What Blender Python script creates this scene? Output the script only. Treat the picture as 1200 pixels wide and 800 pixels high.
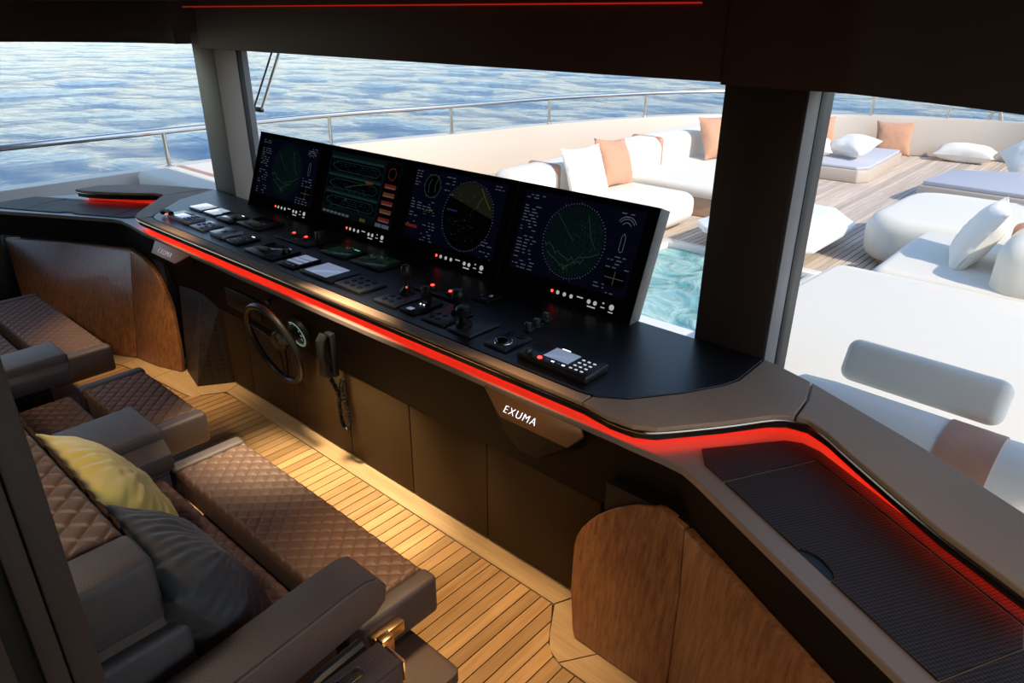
import bpy, bmesh, math, random
from mathutils import Vector, Matrix, noise
random.seed(7)
sc = bpy.context.scene
COL = sc.collection
for o in list(bpy.data.objects): bpy.data.objects.remove(o)

# ------------------------------------------------------------------ camera
TH, YW, RO = .429941, .7275, .005675
F = Vector((-math.sin(YW)*math.cos(TH), math.cos(YW)*math.cos(TH), -math.sin(TH)))
R0 = Vector((math.cos(YW), math.sin(YW), 0)); U0 = R0.cross(F)
Rv = R0*math.cos(RO)+U0*math.sin(RO); Uv = U0*math.cos(RO)-R0*math.sin(RO)
cam = bpy.data.objects.new('camera', bpy.data.cameras.new('camera')); COL.objects.link(cam)
cam.matrix_world = Matrix(((Rv.x, Uv.x, -F.x, 2.64), (Rv.y, Uv.y, -F.y, 0), (Rv.z, Uv.z, -F.z, 1.9), (0, 0, 0, 1)))
cam.data.sensor_width = 36; cam.data.lens = 831.25/1200*36; cam.data.clip_start = .02; cam.data.clip_end = 20000
sc.camera = cam
# ------------------------------------------------------------------ world, sun, exposure
w = bpy.data.worlds.new('sky'); sc.world = w; w.use_nodes = True
nt = w.node_tree; bg = nt.nodes['Background']
sky = nt.nodes.new('ShaderNodeTexSky'); sky.sky_type = 'NISHITA'; sky.sun_disc = False
sky.sun_elevation = math.radians(37); sky.sun_rotation = math.radians(97); sky.air_density = 1.0; sky.dust_density = .5; sky.ozone_density = 1.5
nt.links.new(sky.outputs[0], bg.inputs[0]); bg.inputs[1].default_value = .22
SUN = Vector((.80, -.10, .60)).normalized()
sl = bpy.data.lights.new('sun', 'SUN'); sl.energy = 3.2; sl.angle = .02; sl.color = (1, .9, .78)
so = bpy.data.objects.new('sun', sl); COL.objects.link(so); so.rotation_euler = SUN.to_track_quat('Z', 'Y').to_euler()
sc.view_settings.view_transform = 'Standard'; sc.view_settings.look = 'None'
sc.view_settings.exposure = 0.5; sc.view_settings.gamma = 1; sc.view_settings.use_curve_mapping = False

# ------------------------------------------------------------------ materials
MATS = {}
def mat(name, col, rough=.6, metal=0, bump=0, bscale=200, var=0, vscale=6, emit=None, estr=0, spec=.5, sheen=0, coat=0):
    if name in MATS: return MATS[name]
    m = bpy.data.materials.new(name); m.use_nodes = True; MATS[name] = m
    t = m.node_tree; b = t.nodes['Principled BSDF']
    b.inputs['Base Color'].default_value = (*col, 1); b.inputs['Roughness'].default_value = rough
    b.inputs['Metallic'].default_value = metal; b.inputs['Specular IOR Level'].default_value = spec
    b.inputs['Sheen Weight'].default_value = sheen; b.inputs['Coat Weight'].default_value = coat
    if emit: b.inputs['Emission Color'].default_value = (*emit, 1); b.inputs['Emission Strength'].default_value = estr
    if bump or var:
        tc = t.nodes.new('ShaderNodeTexCoord')
    if bump:
        n = t.nodes.new('ShaderNodeTexNoise'); n.inputs['Scale'].default_value = bscale; n.inputs['Detail'].default_value = 4
        t.links.new(tc.outputs['Object'], n.inputs['Vector'])
        bp = t.nodes.new('ShaderNodeBump'); bp.inputs['Strength'].default_value = bump; bp.inputs['Distance'].default_value = .003
        t.links.new(n.outputs['Fac'], bp.inputs['Height']); t.links.new(bp.outputs[0], b.inputs['Normal'])
    if var:
        n = t.nodes.new('ShaderNodeTexNoise'); n.inputs['Scale'].default_value = vscale; n.inputs['Detail'].default_value = 5
        t.links.new(tc.outputs['Object'], n.inputs['Vector'])
        r = t.nodes.new('ShaderNodeMapRange'); r.inputs[1].default_value = .3; r.inputs[2].default_value = .7
        r.inputs[3].default_value = 1-var; r.inputs[4].default_value = 1+var; t.links.new(n.outputs['Fac'], r.inputs[0])
        mx = t.nodes.new('ShaderNodeVectorMath'); mx.operation = 'SCALE'; mx.inputs[0].default_value = col
        t.links.new(r.outputs[0], mx.inputs['Scale']); t.links.new(mx.outputs[0], b.inputs['Base Color'])
    return m
def wood(name, c1, c2, axis, rough=.4, scale=30, rand=.25, stretch=.06, coat=0):
    m = bpy.data.materials.new(name); m.use_nodes = True; MATS[name] = m
    t = m.node_tree; b = t.nodes['Principled BSDF']; b.inputs['Roughness'].default_value = rough; b.inputs['Coat Weight'].default_value = coat
    tc = t.nodes.new('ShaderNodeTexCoord'); oi = t.nodes.new('ShaderNodeObjectInfo')
    ad = t.nodes.new('ShaderNodeVectorMath'); ad.operation = 'ADD'
    sc3 = t.nodes.new('ShaderNodeVectorMath'); sc3.operation = 'SCALE'; sc3.inputs[0].default_value = (13, 7, 5)
    t.links.new(oi.outputs['Random'], sc3.inputs['Scale']); t.links.new(tc.outputs['Object'], ad.inputs[0]); t.links.new(sc3.outputs[0], ad.inputs[1])
    mp = t.nodes.new('ShaderNodeMapping'); s = [1, 1, 1]; s['XYZ'.index(axis)] = stretch; mp.inputs['Scale'].default_value = s
    t.links.new(ad.outputs[0], mp.inputs[0])
    n = t.nodes.new('ShaderNodeTexNoise'); n.inputs['Scale'].default_value = scale; n.inputs['Detail'].default_value = 6; n.inputs['Roughness'].default_value = .6
    t.links.new(mp.outputs[0], n.inputs['Vector'])
    n2 = t.nodes.new('ShaderNodeTexNoise'); n2.inputs['Scale'].default_value = scale*6; n2.inputs['Detail'].default_value = 3
    t.links.new(mp.outputs[0], n2.inputs['Vector'])
    av = t.nodes.new('ShaderNodeMath'); av.operation = 'MULTIPLY_ADD'; av.inputs[1].default_value = .45
    t.links.new(n2.outputs['Fac'], av.inputs[0]); t.links.new(n.outputs['Fac'], av.inputs[2])
    rp = t.nodes.new('ShaderNodeValToRGB'); rp.color_ramp.elements[0].position = .5; rp.color_ramp.elements[1].position = .95
    rp.color_ramp.elements[0].color = (*c1, 1); rp.color_ramp.elements[1].color = (*c2, 1); t.links.new(av.outputs[0], rp.inputs[0])
    mr = t.nodes.new('ShaderNodeMapRange'); mr.inputs[3].default_value = 1-rand; mr.inputs[4].default_value = 1+rand; t.links.new(oi.outputs['Random'], mr.inputs[0])
    vm = t.nodes.new('ShaderNodeVectorMath'); vm.operation = 'SCALE'; t.links.new(rp.outputs[0], vm.inputs[0]); t.links.new(mr.outputs[0], vm.inputs['Scale'])
    t.links.new(vm.outputs[0], b.inputs['Base Color'])
    bp = t.nodes.new('ShaderNodeBump'); bp.inputs['Strength'].default_value = .15; bp.inputs['Distance'].default_value = .002
    t.links.new(n2.outputs['Fac'], bp.inputs['Height']); t.links.new(bp.outputs[0], b.inputs['Normal'])
    return m
def emis(name, col, s):
    return mat(name, (.003, .003, .003), .4, emit=col, estr=s, spec=0)

M_LEATH = mat('taupe_leather', (.36, .245, .165), .55, bump=.35, bscale=420, var=.08, vscale=3, spec=.22)
M_BAND = mat('grey_leather', (.060, .047, .044), .48, bump=.5, bscale=350, var=.1)
M_BANDS = mat('brown_side_leather', (.085, .055, .043), .5, bump=.4, bscale=350, var=.1)
M_QUILT = mat('quilted_brown_leather', (.098, .053, .033), .52, bump=.3, bscale=380, var=.1, vscale=12)
M_BLACKTOP = mat('black_ribbed_top', (.012, .012, .014), .42, bump=.2, bscale=300)
M_BLACK = mat('black_plastic', (.010, .009, .009), .4, spec=.25)
M_GLOSSB = mat('black_gloss', (.006, .006, .007), .12)
M_CORE = mat('dark_core', (.02, .012, .009), .3)
M_CHROME = mat('brushed_bronze', (.30, .26, .21), .25, 1)
M_STEEL = mat('stainless_steel', (.65, .62, .57), .2, 1)
M_LEDGE = mat('taupe_lacquer', (.24, .19, .16), .35)
M_FASCIA = mat('brown_lacquer', (.009, .006, .0045), .55, var=.1, spec=.06)
M_PANEL = mat('bronze_panel', (.060, .035, .014), .6, bump=.05, bscale=300, var=.06, spec=.08)
M_CEIL = mat('dark_brown_ceiling', (.085, .042, .030), .55, var=.15, vscale=2)
M_PILLAR = mat('dark_brown_leather_pillar', (.035, .020, .015), .5, bump=.2, bscale=300)
M_PILLG = mat('grey_pillar', (.20, .19, .195), .45)
M_PILLSUN = mat('sunlit_taupe_pillar', (.28, .235, .19), .5)  # lighter taupe paints sunlight onto the port pillar's inboard side
M_SEAL = mat('black_seal', (.004, .004, .004), .5)
M_RED = emis('red_led', (1, .025, .008), 9.0)
M_REDC = emis('red_cove_led', (1, .04, .015), .22)
M_REDL = emis('red_indicator', (1, .03, .02), 5)
M_WHITEL = emis('white_backlight', (.85, .9, 1), 1.6)
M_DIMT = emis('dim_text', (.7, .72, .75), .4)
M_GREYP = mat('blue_grey_plastic', (.32, .34, .43), .3)
M_DKP = mat('dark_grey_plastic', (.030, .030, .034), .4)
M_LCD = mat('pale_lcd', (.16, .19, .26), .08, emit=(.42, .52, .75), estr=.32)
M_LCDD = mat('dark_lcd', (.02, .018, .012), .06)
M_GOLD = mat('gold_latch', (.8, .55, .28), .25, 1)
M_WHITE = mat('white_fabric', (.82, .775, .69), .85, bump=.25, bscale=260, sheen=.2)
M_CREAM = mat('cream_upholstery', (.80, .745, .64), .8, bump=.15, bscale=200)
M_PEACH = mat('peach_fabric', (.53, .28, .17), .85, bump=.4, bscale=220, sheen=.2)
M_STRAP = mat('tan_leather_strap', (.48, .25, .16), .55, bump=.3, bscale=150, var=.12)
M_YEL = mat('yellow_satin', (.72, .54, .12), .40, bump=.15, bscale=40, sheen=.2)
M_CHAR = mat('charcoal_velvet', (.034, .029, .026), .55, bump=.3, bscale=90, sheen=.1)
M_GEL = mat('cream_gelcoat', (.53, .45, .365), .35, var=.05, vscale=.7)
M_WGEL = mat('white_gelcoat', (.80, .78, .74), .3)
M_MARB = mat('white_stone', (.85, .84, .83), .3, var=.03, vscale=3)
M_TANP = mat('tan_plinth', (.50, .33, .21), .6)
M_CAULK = mat('dark_caulk', (.02, .013, .008), .8)
M_TEAK = wood('teak', (.34, .19, .075), (.55, .34, .15), 'Y', rough=.42, scale=22, rand=.22)
M_TEAKX = wood('teak_margin', (.42, .27, .13), (.60, .41, .21), 'X', rough=.42, scale=22, rand=.06)
M_DECK = wood('weathered_teak', (.48, .38, .30), (.68, .57, .46), 'Y', rough=.7, scale=18, rand=.18)
M_WAL = wood('walnut', (.145, .054, .020), (.40, .17, .062), 'Z', rough=.35, scale=75, rand=.04, stretch=.012, coat=.1)

def hexmat():
    m = bpy.data.materials.new('honeycomb_mat'); m.use_nodes = True; t = m.node_tree; b = t.nodes['Principled BSDF']
    tc = t.nodes.new('ShaderNodeTexCoord'); v = t.nodes.new('ShaderNodeTexVoronoi'); v.inputs['Scale'].default_value = 105; v.inputs['Randomness'].default_value = 0
    mp = t.nodes.new('ShaderNodeMapping'); mp.inputs['Rotation'].default_value = (0, 0, .5); mp.inputs['Scale'].default_value = (1, 1.15, 0)
    t.links.new(tc.outputs['Object'], mp.inputs[0]); t.links.new(mp.outputs[0], v.inputs['Vector'])
    rp = t.nodes.new('ShaderNodeValToRGB'); rp.color_ramp.elements[0].position = .25; rp.color_ramp.elements[1].position = .55
    rp.color_ramp.elements[0].color = (.045, .038, .036, 1); rp.color_ramp.elements[1].color = (.008, .007, .007, 1)
    t.links.new(v.outputs['Distance'], rp.inputs[0]); t.links.new(rp.outputs[0], b.inputs['Base Color'])
    bp = t.nodes.new('ShaderNodeBump'); bp.invert = True; bp.inputs['Strength'].default_value = .6; bp.inputs['Distance'].default_value = .002
    t.links.new(v.outputs['Distance'], bp.inputs['Height']); t.links.new(bp.outputs[0], b.inputs['Normal']); b.inputs['Roughness'].default_value = .55; b.inputs['Specular IOR Level'].default_value = .2
    return m
M_HEX = hexmat()
def ribmat():
    m = bpy.data.materials.new('ribbed_black_worktop'); m.use_nodes = True; t = m.node_tree; b = t.nodes['Principled BSDF']
    b.inputs['Base Color'].default_value = (.011, .011, .013, 1); b.inputs['Roughness'].default_value = .38
    tc = t.nodes.new('ShaderNodeTexCoord'); wv = t.nodes.new('ShaderNodeTexWave'); wv.bands_direction = 'Y'; wv.inputs['Scale'].default_value = 26
    t.links.new(tc.outputs['Object'], wv.inputs['Vector'])
    bp = t.nodes.new('ShaderNodeBump'); bp.inputs['Strength'].default_value = .12; bp.inputs['Distance'].default_value = .001
    t.links.new(wv.outputs['Fac'], bp.inputs['Height']); t.links.new(bp.outputs[0], b.inputs['Normal'])
    return m
M_RIB = ribmat()
def perfmat():
    m = bpy.data.materials.new('perforated_black'); m.use_nodes = True; t = m.node_tree; b = t.nodes['Principled BSDF']
    tc = t.nodes.new('ShaderNodeTexCoord'); v = t.nodes.new('ShaderNodeTexVoronoi'); v.inputs['Scale'].default_value = 34; v.inputs['Randomness'].default_value = .15
    t.links.new(tc.outputs['Object'], v.inputs['Vector'])
    rp = t.nodes.new('ShaderNodeValToRGB'); rp.color_ramp.elements[0].position = .3; rp.color_ramp.elements[1].position = .4
    rp.color_ramp.elements[0].color = (.002, .002, .002, 1); rp.color_ramp.elements[1].color = (.022, .015, .011, 1)
    t.links.new(v.outputs['Distance'], rp.inputs[0]); t.links.new(rp.outputs[0], b.inputs['Base Color']); b.inputs['Roughness'].default_value = .5
    return m
M_PERF = perfmat()
def glassmat():
    m = bpy.data.materials.new('window_glass'); m.use_nodes = True; t = m.node_tree; t.nodes.remove(t.nodes['Principled BSDF'])
    out = t.nodes['Material Output']; tr = t.nodes.new('ShaderNodeBsdfTransparent'); gl = t.nodes.new('ShaderNodeBsdfGlossy'); gl.inputs['Roughness'].default_value = .01
    tr.inputs[0].default_value = (.97, .975, .975, 1)
    lw = t.nodes.new('ShaderNodeLayerWeight'); lw.inputs[0].default_value = .5
    pw_ = t.nodes.new('ShaderNodeMath'); pw_.operation = 'POWER'; pw_.inputs[1].default_value = 5; t.links.new(lw.outputs['Facing'], pw_.inputs[0])
    fr = t.nodes.new('ShaderNodeMath'); fr.operation = 'MULTIPLY_ADD'; fr.inputs[1].default_value = .6; fr.inputs[2].default_value = .022; t.links.new(pw_.outputs[0], fr.inputs[0]); mx = t.nodes.new('ShaderNodeMixShader')
    t.links.new(fr.outputs[0], mx.inputs[0]); t.links.new(tr.outputs[0], mx.inputs[1]); t.links.new(gl.outputs[0], mx.inputs[2]); t.links.new(mx.outputs[0], out.inputs[0])
    return m
M_GLASS = glassmat()
def seamat():
    m = bpy.data.materials.new('sea_water'); m.use_nodes = True; t = m.node_tree; b = t.nodes['Principled BSDF']
    b.inputs['Base Color'].default_value = (.007, .075, .21, 1); b.inputs['Roughness'].default_value = .07; b.inputs['IOR'].default_value = 1.33
    tc = t.nodes.new('ShaderNodeTexCoord'); mp = t.nodes.new('ShaderNodeMapping'); mp.inputs['Rotation'].default_value = (0, 0, .75); mp.inputs['Scale'].default_value = (.8, 1, 1)
    t.links.new(tc.outputs['Object'], mp.inputs[0])
    n1 = t.nodes.new('ShaderNodeTexNoise'); n1.inputs['Scale'].default_value = .8; n1.inputs['Detail'].default_value = 8; n1.inputs['Roughness'].default_value = .66
    t.links.new(mp.outputs[0], n1.inputs['Vector'])
    bp = t.nodes.new('ShaderNodeBump'); bp.inputs['Strength'].default_value = 1; bp.inputs['Distance'].default_value = .8
    t.links.new(n1.outputs['Fac'], bp.inputs['Height']); t.links.new(bp.outputs[0], b.inputs['Normal'])
    return m
M_SEA = seamat()
def poolmat():
    m = bpy.data.materials.new('pool_water'); m.use_nodes = True; t = m.node_tree; b = t.nodes['Principled BSDF']
    b.inputs['Base Color'].default_value = (.20, .62, .62, 1); b.inputs['Roughness'].default_value = .05; b.inputs['IOR'].default_value = 1.33
    tc = t.nodes.new('ShaderNodeTexCoord')
    n1 = t.nodes.new('ShaderNodeTexNoise'); n1.inputs['Scale'].default_value = 2.6; n1.inputs['Detail'].default_value = 3; n1.inputs['Distortion'].default_value = 1.2
    t.links.new(tc.outputs['Object'], n1.inputs['Vector'])
    rp = t.nodes.new('ShaderNodeValToRGB'); rp.color_ramp.elements[0].position = .35; rp.color_ramp.elements[1].position = .7
    rp.color_ramp.elements[0].color = (.09, .30, .31, 1); rp.color_ramp.elements[1].color = (.46, .68, .62, 1)
    t.links.new(n1.outputs['Fac'], rp.inputs[0]); t.links.new(rp.outputs[0], b.inputs['Base Color'])
    bp = t.nodes.new('ShaderNodeBump'); bp.inputs['Strength'].default_value = .8; bp.inputs['Distance'].default_value = .12
    t.links.new(n1.outputs['Fac'], bp.inputs['Height']); t.links.new(bp.outputs[0], b.inputs['Normal'])
    return m
M_POOL = poolmat()

# ------------------------------------------------------------------ mesh helpers
class MB:
    def __init__(s): s.v = []; s.f = []; s.mi = []; s.cur = 0
    def add(s, vs, fs):
        k = len(s.v); s.v += [tuple(v) for v in vs]; s.f += [tuple(i+k for i in f) for f in fs]; s.mi += [s.cur]*len(fs); return s
    def box(s, x0, x1, y0, y1, z0, z1, M=None):
        vs = [Vector((x, y, z)) for z in (z0, z1) for y in (y0, y1) for x in (x0, x1)]
        if M is not None: vs = [M @ v for v in vs]
        return s.add(vs, [(0, 2, 3, 1), (4, 5, 7, 6), (0, 1, 5, 4), (2, 6, 7, 3), (0, 4, 6, 2), (1, 3, 7, 5)])
    def prism(s, poly, z0, z1, M=None):
        n = len(poly); a = sum(poly[i][0]*poly[(i+1) % n][1]-poly[(i+1) % n][0]*poly[i][1] for i in range(n))
        if a < 0: poly = poly[::-1]
        vs = [Vector((p[0], p[1], z0)) for p in poly]+[Vector((p[0], p[1], z1)) for p in poly]
        if M is not None: vs = [M @ v for v in vs]
        return s.add(vs, [tuple(range(n-1, -1, -1)), tuple(range(n, 2*n))]+[(i, (i+1) % n, (i+1) % n+n, i+n) for i in range(n)])
    def tube(s, path, r, n=8, closed=False):
        path = [Vector(p) for p in path]; L = len(path); rings = []
        up = None
        for i, p in enumerate(path):
            a = path[(i-1) % L] if (closed or i > 0) else p; b = path[(i+1) % L] if (closed or i < L-1) else p
            t = (b-a).normalized()
            if up is None: up = Vector((0, 0, 1)) if abs(t.z) < .9 else Vector((1, 0, 0))
            x = t.cross(up).normalized(); up = x.cross(t).normalized()
            rr = r[i] if isinstance(r, (list, tuple)) else r
            rings.append([p+(x*math.cos(2*math.pi*k/n)+up*math.sin(2*math.pi*k/n))*rr for k in range(n)])
        vs = [v for q in rings for v in q]; fs = []
        for i in range(L if closed else L-1):
            j = (i+1) % L
            for k in range(n): fs.append((i*n+k, i*n+(k+1) % n, j*n+(k+1) % n, j*n+k))
        if not closed: fs += [tuple(range(n-1, -1, -1)), tuple(range((L-1)*n, L*n))]
        return s.add(vs, fs)
    def lathe(s, prof, c=(0, 0, 0), n=20, M=None):
        c = Vector(c); vs = []; fs = []
        for r, z in prof:
            for k in range(n):
                v = Vector((r*math.cos(2*math.pi*k/n), r*math.sin(2*math.pi*k/n), z))
                if M is not None: v = M @ v
                vs.append(v+c)
        L = len(prof)
        for i in range(L-1):
            for k in range(n): fs.append((i*n+k, i*n+(k+1) % n, (i+1)*n+(k+1) % n, (i+1)*n+k))
        fs += [tuple(range(n-1, -1, -1)), tuple(range((L-1)*n, L*n))]
        return s.add(vs, fs)
    def grid(s, fn, nu, nv):
        vs = [fn(i/nu, j/nv) for j in range(nv+1) for i in range(nu+1)]
        return s.add(vs, [(j*(nu+1)+i, j*(nu+1)+i+1, (j+1)*(nu+1)+i+1, (j+1)*(nu+1)+i) for j in range(nv) for i in range(nu)])
    def strip(s, A, B):
        n = len(A); return s.add(list(A)+list(B), [(i, i+1, n+i+1, n+i) for i in range(n-1)])
    def thick(s, A, B, d):
        """solid sheet between polylines A and B, thickness vector d"""
        d = Vector(d); n = len(A); A = [Vector(a) for a in A]; B = [Vector(b) for b in B]
        vs = A+B+[a+d for a in A]+[b+d for b in B]
        fs = [(i, i+1, n+i+1, n+i) for i in range(n-1)]+[(2*n+i, 3*n+i, 3*n+i+1, 2*n+i+1) for i in range(n-1)]
        fs += [(i, 2*n+i, 2*n+i+1, i+1) for i in range(n-1)]+[(n+i, n+i+1, 3*n+i+1, 3*n+i) for i in range(n-1)]
        fs += [(0, n, 3*n, 2*n), (n-1, 3*n-1, 4*n-1, 2*n-1)]
        return s.add(vs, fs)
    def xform(s, M): s.v = [tuple(M @ Vector(v)) for v in s.v]; return s
    def build(s, name, m, parent=None, bevel=0, seg=2, smooth=True, ang=35, label=None, cat=None, group=None, kind=None, subsurf=0):
        me = bpy.data.meshes.new(name); off = Vector((0, 0, 0))
        if parent is not None:
            p = parent
            while p is not None: off += p.location; p = p.parent
        elif s.v:
            xs, ys, zs = zip(*s.v); off = Vector(((min(xs)+max(xs))/2, (min(ys)+max(ys))/2, min(zs)))
        me.from_pydata([Vector(v)-off for v in s.v], [], s.f)
        ms = m if isinstance(m, (list, tuple)) else [m]
        for q in ms: me.materials.append(q)
        if len(ms) > 1:
            for pl, i in zip(me.polygons, s.mi): pl.material_index = i
        bm = bmesh.new(); bm.from_mesh(me); bmesh.ops.recalc_face_normals(bm, faces=bm.faces)
        if bevel:
            ed = [e for e in bm.edges if len(e.link_faces) == 2 and e.calc_face_angle(0) > math.radians(25)]
            bmesh.ops.bevel(bm, geom=ed, offset=bevel, segments=seg, profile=.5, affect='EDGES', clamp_overlap=True)
        bm.to_mesh(me); bm.free()
        if smooth:
            me.polygons.foreach_set('use_smooth', [True]*len(me.polygons)); me.set_sharp_from_angle(angle=math.radians(ang))
        o = bpy.data.objects.new(name, me); COL.objects.link(o)
        if parent is not None: o.parent = parent
        else: o.location = off
        tag(o, label, cat, group, kind)
        if subsurf:
            q = o.modifiers.new('s', 'SUBSURF'); q.levels = q.render_levels = subsurf
        return o
def tag(o, label=None, cat=None, group=None, kind=None):
    for k, v in (('label', label), ('category', cat), ('group', group), ('kind', kind)):
        if v: o[k] = v
    return o
def thing(name, loc, label, cat, group=None):
    o = bpy.data.objects.new(name, None); COL.objects.link(o); o.location = loc; o.empty_display_size = .1
    return tag(o, label, cat, group)
def struct(name, mb, m, **k): return mb.build(name, m, kind='structure', **k)
def share(src, loc, parent=None):
    c = src.copy(); COL.objects.link(c); c.parent = parent; c.location = loc; return c
def catmull(pts, n=6, closed=False):
    P = [Vector(p) for p in pts]; L = len(P); out = []
    for i in range(L if closed else L-1):
        p0 = P[(i-1) % L] if closed or i > 0 else P[i]; p1 = P[i]; p2 = P[(i+1) % L]; p3 = P[(i+2) % L] if closed or i+2 < L else p2
        for k in range(n):
            t = k/n; out.append(.5*((2*p1)+(p2-p0)*t+(2*p0-5*p1+4*p2-p3)*t*t+(3*p1-p0-3*p2+p3)*t**3))
    if not closed: out.append(P[-1])
    return out
def offset(path, d):
    out = []; n = len(path)
    for i in range(n):
        a = Vector(path[max(i-1, 0)][:2]); b = Vector(path[min(i+1, n-1)][:2]); t = (b-a).normalized()
        out.append((path[i][0]-t.y*d, path[i][1]+t.x*d))
    return out
def mir(poly, sh=0): return [(-p[0]-sh, p[1]) for p in poly]
def rnd(poly, r, n=4):
    out = []; L = len(poly)
    for i in range(L):
        p = Vector(poly[i][:2]); a = Vector(poly[i-1][:2]); b = Vector(poly[(i+1) % L][:2])
        ra = min(r, (a-p).length*.45); rb = min(r, (b-p).length*.45)
        A = p+(a-p).normalized()*ra; B = p+(b-p).normalized()*rb
        for k in range(n+1):
            t = k/n; q = A*(1-t)**2+p*2*t*(1-t)+B*t*t; out.append((q.x, q.y))
    return out
def text(name, s, size, M, m, parent, depth=.0015):
    c = bpy.data.curves.new(name, 'FONT'); c.body = s; c.size = size; c.align_x = 'CENTER'; c.align_y = 'CENTER'; c.extrude = depth; c.space_character = 1.2; c.offset = -.028*size
    t = bpy.data.objects.new(name, c); COL.objects.link(t); bpy.context.view_layer.update()
    me = bpy.data.meshes.new_from_object(t); bpy.data.objects.remove(t)
    off = Vector((0, 0, 0)); p = parent
    while p is not None: off += p.location; p = p.parent
    me.transform(Matrix.Translation(-off) @ M); me.materials.clear(); me.materials.append(m)
    o = bpy.data.objects.new(name, me); COL.objects.link(o); o.parent = parent; return o

# ================================================================== SEA, HULL, DECK
def sea():
    mb = MB(); cx, cy = 2.6, 0; na, nr = 300, 260; z0 = -5.5
    r = [16*(1.0235**i) for i in range(nr)]; r.append(12000)
    def fn(u, v):
        a = math.radians(-40+220*u); q = r[round(v*nr)]
        x = cx+q*math.cos(a); y = cy+q*math.sin(a); amp = max(0, 1-q/900)
        h = (noise.noise(Vector((x*.11+y*.07, y*.16-x*.05, 0)))*.30+noise.noise(Vector((x*.3, y*.42, 5)))*.09)*amp
        return (x, y, z0+h)
    mb.grid(fn, na, nr)
    return mb.build('sea', M_SEA, label='open blue sea with small ripples beyond the ship rail', cat='sea', kind='stuff', ang=180)
sea()
BUL = catmull([(-4.42, -3, 0), (-4.42, 1.5, 0), (-4.40, 3.3, 0), (-4.30, 4.8, 0), (-3.95, 6.35, 0), (-3.64, 7.9, 0), (-3.09, 9.45, 0), (-2.48, 10.48, 0), (-1.32, 11.6, 0),
               (-.6, 12.05, 0), (.19, 12.42, 0), (1.1, 12.65, 0), (2.0, 12.4, 0), (3.0, 11.5, 0), (3.9, 9.8, 0), (4.5, 8, 0), (4.9, 5, 0), (5.0, 2, 0), (5.0, -3, 0)], 5)
bul2 = [(p.x, p.y) for p in BUL]; bout = offset(bul2, .24)
b = MB(); n = len(bul2)
prof = [(bul2, 0), (offset(bul2, .03), .52), (offset(bul2, .05), .55), (offset(bul2, .22), .55), (bout, .5), (offset(bul2, .3), -.3), (offset(bul2, -.4), -6.5)]
vs = [(p[0], p[1], z) for path, z in prof for p in path]
b.add(vs, [(k*n+i, k*n+i+1, (k+1)*n+i+1, (k+1)*n+i) for k in range(len(prof)-1) for i in range(n-1)])
struct('wall_bulwark', b, M_GEL, label='cream bulwark wall curving round the foredeck to the bow', ang=50)
# deck slab and planks
d = MB(); PX0, PX1, PY0, PY1 = -.5, .8, 4.02, 5.70
PX0, PX1, PY0, PY1 = PX0-.03, PX1+.03, PY0-.03, PY1+.03
d.box(-4.42, 5.0, -3, PY0, -.25, -.012); d.box(-4.2, PX0, PY0, PY1, -.25, -.012); d.box(PX1, 4.8, PY0, PY1, -.25, -.012)
d.prism([p for p in bul2 if p[1] > PY1]+[(4.8, PY1), (-4.05, PY1)], -.25, -.012)
deck = struct('floor_foredeck', d, M_CAULK, label='weathered teak foredeck of narrow planks running to the bow', smooth=False)
protos = {}
def plank(x, y0, y1, wd, parent, m, z1=0.0, th=.012, name='plank'):
    mb = MB(); mb.box(x-wd/2, x+wd/2, y0, y1, z1-th, z1); return mb.build(name, m, parent, smooth=False)
for i in range(88):
    x = -2.6+i*.056
    y1 = 11.2
    for a, c in zip(bul2, bul2[1:]):
        if (a[0]-x)*(c[0]-x) <= 0 and a[1] > 5: y1 = a[1]+(c[1]-a[1])*(x-a[0])/(c[0]-a[0]+1e-9)-.05
    plank(x, 5.82 if -.6 < x < .87 else 3.6, y1, .0475, deck, M_DECK)
d = MB(); d.box(-4.4, -2.63, -3, 12, -.012, -.001); d.box(2.36, 5, -3, 12, -.012, -.001); d.box(-2.63, 2.36, 2.7, 3.6, -.012, -.001)

d.build('deck_margin', M_DECK, deck, smooth=False)

# pool
pool = thing('plunge_pool', (.15, 4.86, -.6), 'turquoise plunge pool sunk in the foredeck just beyond the windscreen', 'pool')
b = MB(); b.box(-.5, .8, 4.02, 5.70, -.6, -.59); b.build('basin', M_WGEL, pool)
def wave(u, v):
    x = -.5+1.3*u; y = 4.02+1.68*v
    return (x, y, -.035+.012*noise.noise(Vector((x*4, y*3, 0)))+.005*noise.noise(Vector((x*11, y*9, 2))))
b = MB(); b.grid(wave, 60, 80); b.build('water', M_POOL, pool, ang=180)
for q in ((-.6, .86, 3.6, 4.02), (-.6, .86, 5.70, 5.82), (-.6, -.5, 4.022, 5.698), (.80, .86, 4.022, 5.698)):
    b = MB(); b.box(*q, -.1, .012); b.build('coping', M_WGEL, pool, bevel=.006)

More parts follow.
